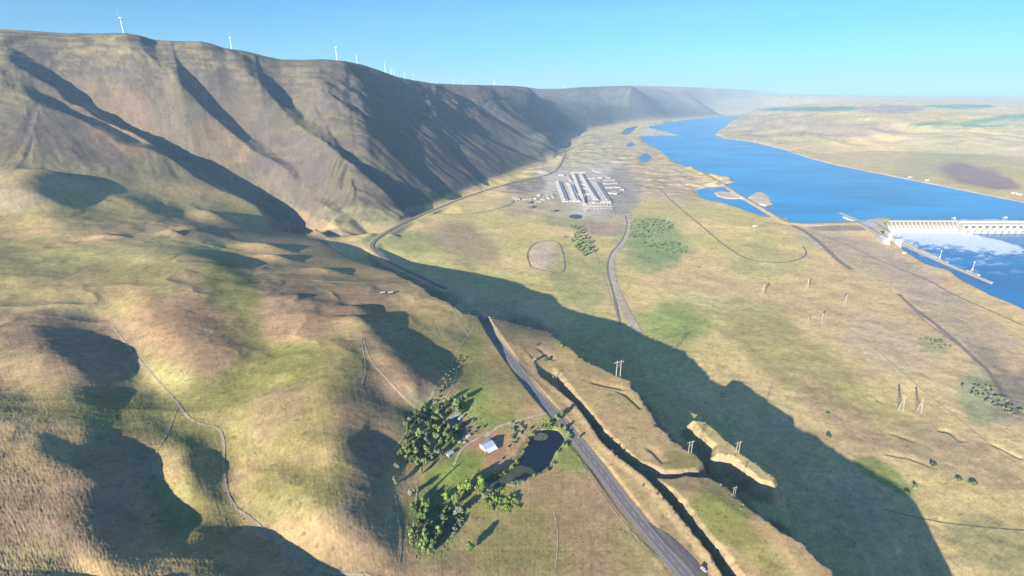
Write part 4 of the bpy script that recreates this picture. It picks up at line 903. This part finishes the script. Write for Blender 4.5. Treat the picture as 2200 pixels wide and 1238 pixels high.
# algae island in the pond
pm2 = [un(u, v, 104.26) for u, v in [(1046,1054),(1047,1036),(1070,1024),(1085,1012),(1100,1004),(1120,1000),(1142,1006),(1150,1016),(1112,1031),(1090,1038),(1068,1053)]]
poly_mesh('algae_water', pm2, 104.28, pmat('algae_water', (.07,.085,.055), rough=.35, noise=.3, scale=.1), kind='structure')
p = Vector(un(1160, 938, 104.3)); m = MB(); vs = []
for k in range(26): a = 6.28*k/26; vs.append((p.x+math.cos(a)*10*(1+.06*math.sin(5*a)), p.y+math.sin(a)*7.5, 104.33))
vs2 = [(x, y, 104.1) for x, y, z in vs]; n_ = len(vs)
m.add(vs+vs2, [tuple(range(n_))]+[(i, n_+i, n_+(i+1) % n_, (i+1) % n_) for i in range(n_)]); m.build('weed_mat', pmat('pond_weed', (.10,.13,.07), noise=.3, scale=.3), None, label='round greenish mat of weed floating at the top of the pond', category='weed mat')
# car on the lay-by
def vehicle(name, u, v, rz, mat, label, cat, L=5.2, hh=2.1, zoff=.5):
    p = G(u, v); p.z += zoff; r = thing(name, p, rz, label, cat)
    m = MB(); m.box((0,0,.45), L, 1.95, .75); m.box((-.4,0,1.2), L*.6, 1.8, hh-1.2); o = m.build('body', mat, r)
    bv = o.modifiers.new('bevel', 'BEVEL'); bv.width = .12; bv.segments = 2
    m = MB(); m.box((-.4,0,1.3), L*.61, 1.7, hh-1.5); m.box((-.4,0,1.3), L*.5, 1.84, hh-1.5); m.build('window', M_GLASS, r)
    for sx in (-L*.32, L*.32):
        for sy in (-.95, .95): m = MB(); m.beam((sx, sy-.12, .38), (sx, sy+.12, .38), .38, .38, 12); m.build('wheel', M_DARK, r)
    return r
vehicle('parked_car', 1511, 1226, -1.0, M_WHITE, 'white van parked on the gravel lay-by beside the highway', 'van', 6, 2.6)
vehicle('parked_car', 883, 569, .5, M_WHITE, 'small white vehicle on the road in the long hill shadow', 'truck', 8, 3.4)
# boulders beside the highway
for (u, v) in [(1382,1043),(1412,1062),(1424,1075),(1441,1088),(1452,1104),(1462,1118),(1474,1132),(1550,1225),(1532,1208)]:
    p = G(u, v); m = MB(); bm = bmesh.new(); bmesh.ops.create_icosphere(bm, subdivisions=2, radius=1)
    for vv_ in bm.verts: f = RD.uniform(.75, 1.2); vv_.co = Vector((vv_.co.x*2.2*f, vv_.co.y*1.5*f, vv_.co.z*1.3*f))
    me = bpy.data.meshes.new('boulder'); bm.to_mesh(me); bm.free(); me.materials.append(M_CONCD); o = obj('boulder', me, label='pale boulder on the edge of the gully beside the lay-by', category='boulder', group='boulders beside the lay-by'); o.location = p; o.rotation_euler = (0,0,RD.uniform(0,3))

# ------------------------------------------------------------------ aluminium plant
def zp(x, y): return (1080+x/7.333, 340+y/7.333)
def hall(x0, y0, x1, y1, wd, h, label, roofm=None, name='potroom_hall', rise=3, mon=True):
    a = Vector(un(*zp(x0, y0), 37)); b = Vector(un(*zp(x1, y1), 37)); c = (a+b)/2; c.z = min(H(c.x, c.y), H(a.x, a.y), H(b.x, b.y)); L = (b-a).length; rz = math.atan2(b.y-a.y, b.x-a.x)
    r = thing(name, c, rz, label, 'industrial hall' if L > 60 else 'building')
    h *= .48; m = MB(); m.box((0,0,-4), L-1, wd-1, h+4); m.build('wall', M_WALL, r)
    m = MB(); (m.gable((0,0,0), L, wd, h, rise, 0, .5) if rise else m.box((0,0,h), L+.6, wd+.6, .6)); m.build('roof', roofm or M_ROOF, r)
    if mon and L > 150: m = MB(); m.box((0,0,h+rise-.6), L*.94, wd*.16, 2.4); m.build('ridge_vent', M_ROOF2, r)
    if L < 150: m = MB(); m.box((0,-wd/2+.4,0), min(6, L*.2), .5, min(5, h*.6)); m.build('door', M_DARK, r)
    return r
hall(870,375,985,685,30,13,'leftmost long pale-roofed hall of the plant')
hall(1060,425,1160,680,32,13,'second long hall from the left, shorter than the first')
hall(1120,250,1262,620,24,14,'third long narrow hall, reaching the top connector')
hall(1232,255,1462,655,26,14,'fourth and longest narrow hall in the middle of the plant')
hall(1455,380,1650,690,36,12,'broad grey-roofed hall on the right side of the plant', M_ROOF2)
hall(1262,600,1292,735,18,12,'bright short hall at the lower end of the third hall', M_WHITE)
hall(1070,232,1300,225,16,12,'cross hall along the top of the two middle halls', rise=0)
hall(1180,345,1260,345,14,10,'link passage between the middle halls, nearest the top', M_ROOF2, 'link_passage', 0)
hall(1200,415,1290,415,14,10,'link passage between the middle halls, second from the top', M_ROOF2, 'link_passage', 0)
hall(1230,480,1330,480,14,10,'link passage between the middle halls, third from the top', M_ROOF2, 'link_passage', 0)
hall(1150,575,1370,572,14,10,'link passage across the lower middle of the plant', M_ROOF, 'link_passage', 0)
hall(950,675,1230,680,12,10,'cross hall along the lower end of the left halls', rise=0)
hall(1330,325,1450,320,14,10,'cross hall at the top of the grey hall', rise=0)
hall(1020,265,1070,360,14,10,'small slanting hall above the left halls', rise=0)
hall(830,370,890,370,26,12,'square block at the upper left corner of the plant', rise=0)
hall(1540,690,1700,690,16,10,'cross hall at the foot of the grey hall', rise=0)
hall(1420,690,1440,700,14,9,'small block below the fourth hall', rise=0)
hall(1000,400,1110,420,12,9,'low link between the two left halls', rise=0)
hall(900,265,985,275,40,12,'bright white rounded building above the left halls', M_WHITE, 'storage_dome')
for (x0, y0, x1, y1, wd, lb) in [(1430,190,1540,225,26,'white building at the top right of the plant'),(1530,310,1600,270,30,'white building below the topmost one, left half'),(1600,275,1670,320,26,'white building below the topmost one, right half'),(1600,355,1760,345,22,'long white building on the right side, upper'),(1600,405,1790,395,36,'wide white building on the right side, middle'),(1620,465,1850,460,26,'thin white building on the right side, lower'),(1850,495,1920,500,26,'small white building farthest right of the plant'),(1690,540,1830,555,52,'white angular building at the lower right of the plant')]:
    hall(x0, y0, x1, y1, wd, 10, lb, M_WHITE, 'white_building', 0)
hall(175,645,255,640,46,14,'white cube-like building far left of the plant by the road', M_WHITE, 'white_building', 0)
for k, (x0, y0, x1, y1) in enumerate([(320,655,450,640),(480,690,600,680),(500,640,580,610),(610,640,650,660),(690,570,720,640),(560,585,600,560),(750,560,790,620)]):
    hall(x0, y0, x1, y1, 16, 7, ['low tan building beside the white cube','low tan building, lower of the small group','low tan building in the middle of the small group','tan shed in the small group left of the halls','upright tan shed near the left halls','tan shed at the top of the small group','tan shed nearest to the left halls'][k], M_ROOF, 'plant_shed', 0)
for k, (x, y) in enumerate([(430,700),(450,770),(805,830)]):
    p = Vector(un(*zp(x, y), 37)); p.z = H(p.x, p.y); t = thing('storage_tank', p, 0, ['dark round tank left of the plant, upper of two','dark round tank left of the plant, lower of two','dark tank on the open ground below the left halls'][k], 'tank'); m = MB(); m.beam((0,0,-1), (0,0,9), 11, 11, 24); m.build('shell', M_DARK, t); m = MB(); m.beam((0,0,9), (0,0,11), 11.2, 1, 24); m.build('roof', M_WALL, t)
k = 0
for x in range(1270, 1720, 52):
    for y in ((740, 790) if x > 1300 else (830,)):
        p = Vector(un(*zp(x+(y-740)*.25, y), 37)); p.z = H(p.x, p.y); t = thing('switchyard_frame', p, .1, 'small white switchyard frame in the yard below the long halls', 'switchyard', 'switchyard frames')
        m = MB()
        for sx in (-8, 0, 8): m.beam((sx,0,-1), (sx,0,11), .5)
        m.build('column', M_STEEL, t); m = MB(); m.box((0,0,10.5), 18, 1.2, 1.2); m.build('crossbeam', M_WHITE, t); m = MB(); m.box((3,4,0), 7, 5, 5); m.build('transformer', M_CONC, t)
# oval reservoir and embankments below the plant
ov = [un(*zp(1150+105*math.cos(a), 905+34*math.sin(a)), 36) for a in [6.28*k/24 for k in range(24)]]
zo = max(H(p[0], p[1]) for p in ov)
poly_mesh('reservoir_water', ov, zo+.3, pmat('reservoir_water', (.06,.075,.05), rough=.4), kind='structure')
# buildings near the causeway and on far shore
for (u, v, L, lb) in [(1622,487,14,'small white building beside the access road near the lagoon'),(1943,545,10,'small white building on the river bank beside the lock')]:
    shed('white_building', u, v, L, 9, 5, 0, .3, M_WHITE, M_WHITE, lb, 'building')
for (u, v) in [(1955,384),(1992,391),(2178,418),(2190,421)]:
    shed('shore_building', u, v-2, 22, 12, 6, 2, .3, M_WHITE, M_WHITE, 'tiny white building on the far shore of the lake', 'building').__setitem__('group', 'white buildings on the far shore')

# ------------------------------------------------------------------ dam
X0 = un(1888, 478, 38)[0]; X1 = un(2066, 478, 38)[0]; YD = 1928
d_ = thing('spillway_dam', (X0, YD, 0), 0, 'white concrete spillway with a row of gates above the foaming water', 'dam')
Ls = X1-X0; nb = 20
m = MB(); m.add([(0,8,-8),(Ls,8,-8),(Ls,8,22),(0,8,22),(0,-14,-8),(Ls,-14,-8),(Ls,-14,3),(0,-14,3),(0,16,-8),(Ls,16,-8),(Ls,16,24),(0,16,24)], [(4,5,6,7),(7,6,2,3),(3,2,10,11),(9,8,11,10),(4,7,3,11,8),(5,9,10,2,6)])
m.build('spillway_chute', pmat('rushing_water', (.42,.46,.47), noise=.1, scale=.2), d_)
for k in range(nb+1):
    x = k*Ls/nb; m = MB(); w_ = 2.0
    pts = [(16,-8),(16,34),(2,34),(-13,13),(-13,-8)]
    v = [(x-w_, y, z) for y, z in pts]+[(x+w_, y, z) for y, z in pts]; n5 = 5
    m.add(v, [tuple(range(5)), tuple(range(9, 4, -1))]+[(i, i+5, (i+1) % 5+5, (i+1) % 5) for i in range(5)]); m.build('pier', M_CONC, d_)
for k in range(nb):
    x = (k+.5)*Ls/nb; m = MB(); L_ = Ls/nb-4.2; vs = []
    for i in range(6): a = math.radians(-35+i*14); vs += [(x-L_/2, 12-9*math.cos(a), 28+9*math.sin(a)), (x+L_/2, 12-9*math.cos(a), 28+9*math.sin(a))]
    m.add(vs, [(2*i, 2*i+1, 2*i+3, 2*i+2) for i in range(5)]); m.build('gate', M_CONCD, d_)
m = MB(); m.box((Ls/2,11,34.2), Ls+6, 12, 3); m.build('deck', M_CONC, d_)
for sy in (5.2, 16.8): m = MB(); m.box((Ls/2,sy,37.2), Ls+6, .4, 1.3); m.build('parapet', M_CONC, d_)
XE = 2900
pw = thing('powerhouse', (X1+4, YD, 0), 0, 'long white flat-roofed powerhouse of the dam at the right edge', 'powerhouse'); Lp = XE-X1
m = MB(); m.box((Lp/2,-14,-8), Lp, 22, 38); m.build('wall', M_CONC, pw)
m = MB(); m.box((Lp/2,-14,30.1), Lp+.6, 23, 1.2); m.build('roof', M_WHITE, pw)
m = MB(); m.box((Lp/2,6,-8), Lp, 17, 46); m.build('intake_block', M_CONC, pw)
m = MB(); m.box((Lp/2,6,38.1), Lp+.4, 18, .9); m.build('intake_deck', M_WHITE, pw)
m = MB(); m.box((Lp/2,-31,-8), Lp, 12, 22); m.build('tailrace_deck', M_WHITE, pw)
k = 0
for x in np.arange(14, Lp-300, 26): m = MB(); m.box((float(x),-25.05,18), 12, .3, 7); m.build('window', M_GLASS, pw)
for x in np.arange(14, Lp-300, 26): m = MB(); m.box((float(x),-37.1,2), 7, .35, 8); m.build('draft_tube_opening', M_CONCD, pw)
def gantry(x, y, z, s, label):
    t = thing('gantry_crane', (x, y, z), 0, label, 'crane', 'gantry cranes on the dam')
    for sx in (-6, 6):
        for sy in (-5, 5): m = MB(); m.beam((sx*s, sy*s, 0), (sx*s*.8, sy*s*.8, 13*s), .7*s, .5*s, 4); m.build('leg', M_WHITE, t)
    m = MB(); m.box((0,0,13*s), 14*s, 11*s, 2.5*s); m.build('bridge', M_WHITE, t); m = MB(); m.box((2*s,0,15.5*s), 5*s, 5*s, 3*s); m.build('hoist_house', M_WHITE, t)
gantry(un(2037,470,40)[0], YD+10, 37.2, .8, 'white gantry crane above the spillway gates'); gantry(un(2143,470,40)[0], YD+6, 39, .9, 'white gantry crane on the powerhouse deck, left one'); gantry(un(2192,470,40)[0], YD+6, 39, .9, 'white gantry crane on the powerhouse deck, right one')
# navigation lock
def wall(mb, pts, z0, z1, wd):
    for a, b in zip(pts, pts[1:]):
        a = Vector(a); b = Vector(b); c = (a+b)/2; L = math.hypot(b.x-a.x, b.y-a.y); mb.box((c.x, c.y, z0), L+wd*.6, wd, z1-z0, math.atan2(b.y-a.y, b.x-a.x))
lk = thing('navigation_lock', un(1880, 495, 0), 0, 'white concrete navigation lock at the left end of the spillway', 'lock'); O_ = Vector(lk.location); 
def loc_(p): return (p[0]-O_.x, p[1]-O_.y, 0)
def LW(name, pts, zt, z0, wd, mat): m = MB(); wall(m, [loc_(un(u, v, zt)) for u, v in pts], z0, zt, wd); m.build(name, mat, lk)
LW('lock_wall', [(1845,478),(1870,490),(1898,506)], 40, -6, 12, M_CONC)
LW('lock_wall', [(1868,474),(1890,484),(1912,497)], 40.3, -6, 10, M_CONC)
LW('lock_floor', [(1858,478),(1880,489),(1904,502)], 31, 26, 14, M_DARK)
LW('gate_tower', [(1896,505),(1908,511)], 46, -6, 14, M_WHITE); LW('gate_tower', [(1906,496),(1914,500)], 47, -6, 12, M_WHITE)
LW('downstream_gate', [(1900,505),(1912,498)], 36, -6, 4, M_CONCD)
LW('end_block', [(1917,508),(1930,514)], 30, -6, 22, M_WHITE); LW('approach_apron', [(1886,508),(1900,514)], 38, -6, 10, M_CONC)
m = MB(); wall(m, [un(1805,457,33), un(1840,471,33), un(1868,483,33)], 27, 34, 5); m.build('upstream_guide_wall', M_CONC, None, label='thin floating guide wall running into the lake above the lock', category='guide wall')
m = MB(); wall(m, [un(1813,466,34), un(1826,471,34), un(1846,478,34)], 27, 36, 7); m.build('approach_pier', M_WHITE, None, label='short white approach pier beside the floating guide wall', category='pier')
gw = thing('lower_guide_wall', un(2025, 560, 0), 0, 'long narrow concrete guide wall reaching into the river below the lock', 'guide wall'); O2 = Vector(gw.location)
m = MB(); wall(m, [Vector(un(u, v, 5))-O2 for u, v in [(1922,517),(2010,556),(2060,577),(2130,606)]], -6, 5, 5); m.build('wall', M_CONC, gw)
m = MB(); wall(m, [Vector(un(u, v, 5.3))-O2 for u, v in [(1922,517),(2010,556),(2060,577),(2131,606.5)]], 5.05, 5.5, 6.4); m.build('deck', M_WHITE, gw)
m = MB(); wall(m, [Vector(un(u, v, 3))-O2 for u, v in [(1945,521),(1975,535),(2012,552)]], -6, 3, 14); m.build('rock_shoulder', pmat('riprap', (.50,.47,.40), noise=.25, scale=.3), gw)
m = MB(); wall(m, [Vector(un(u, v, 3))-O2 for u, v in [(2080,581),(2092,585),(2102,590)]], -6, 4, 8); m.build('landing', M_CONC, gw)
m = MB(); wall(m, [Vector(un(u, v, 3))-O2 for u, v in [(2018,556),(2026,559),(2034,563)]], -6, 4, 7); m.build('landing', M_CONC, gw)
for (u, v, lb) in [(2018,556,'white light mast on the lower guide wall, nearer the dam'),(2088,582,'white light mast on the lower guide wall, nearer its tip')]:
    p = Vector(un(u, v, 5.5)); t = thing('light_mast', p, 0, lb, 'mast', 'light masts on the guide wall'); m = MB(); m.beam((0,0,0), (0,0,26), 1.0, .7, 8); m.build('pole', M_WHITE, t); m = MB(); m.box((0,0,26), 4, 3, 2); m.build('lamp_head', M_WHITE, t); m = MB(); m.beam((-4,0,0), (0,0,12), .4); m.beam((4,0,0), (0,0,12), .4); m.build('brace', M_WHITE, t)
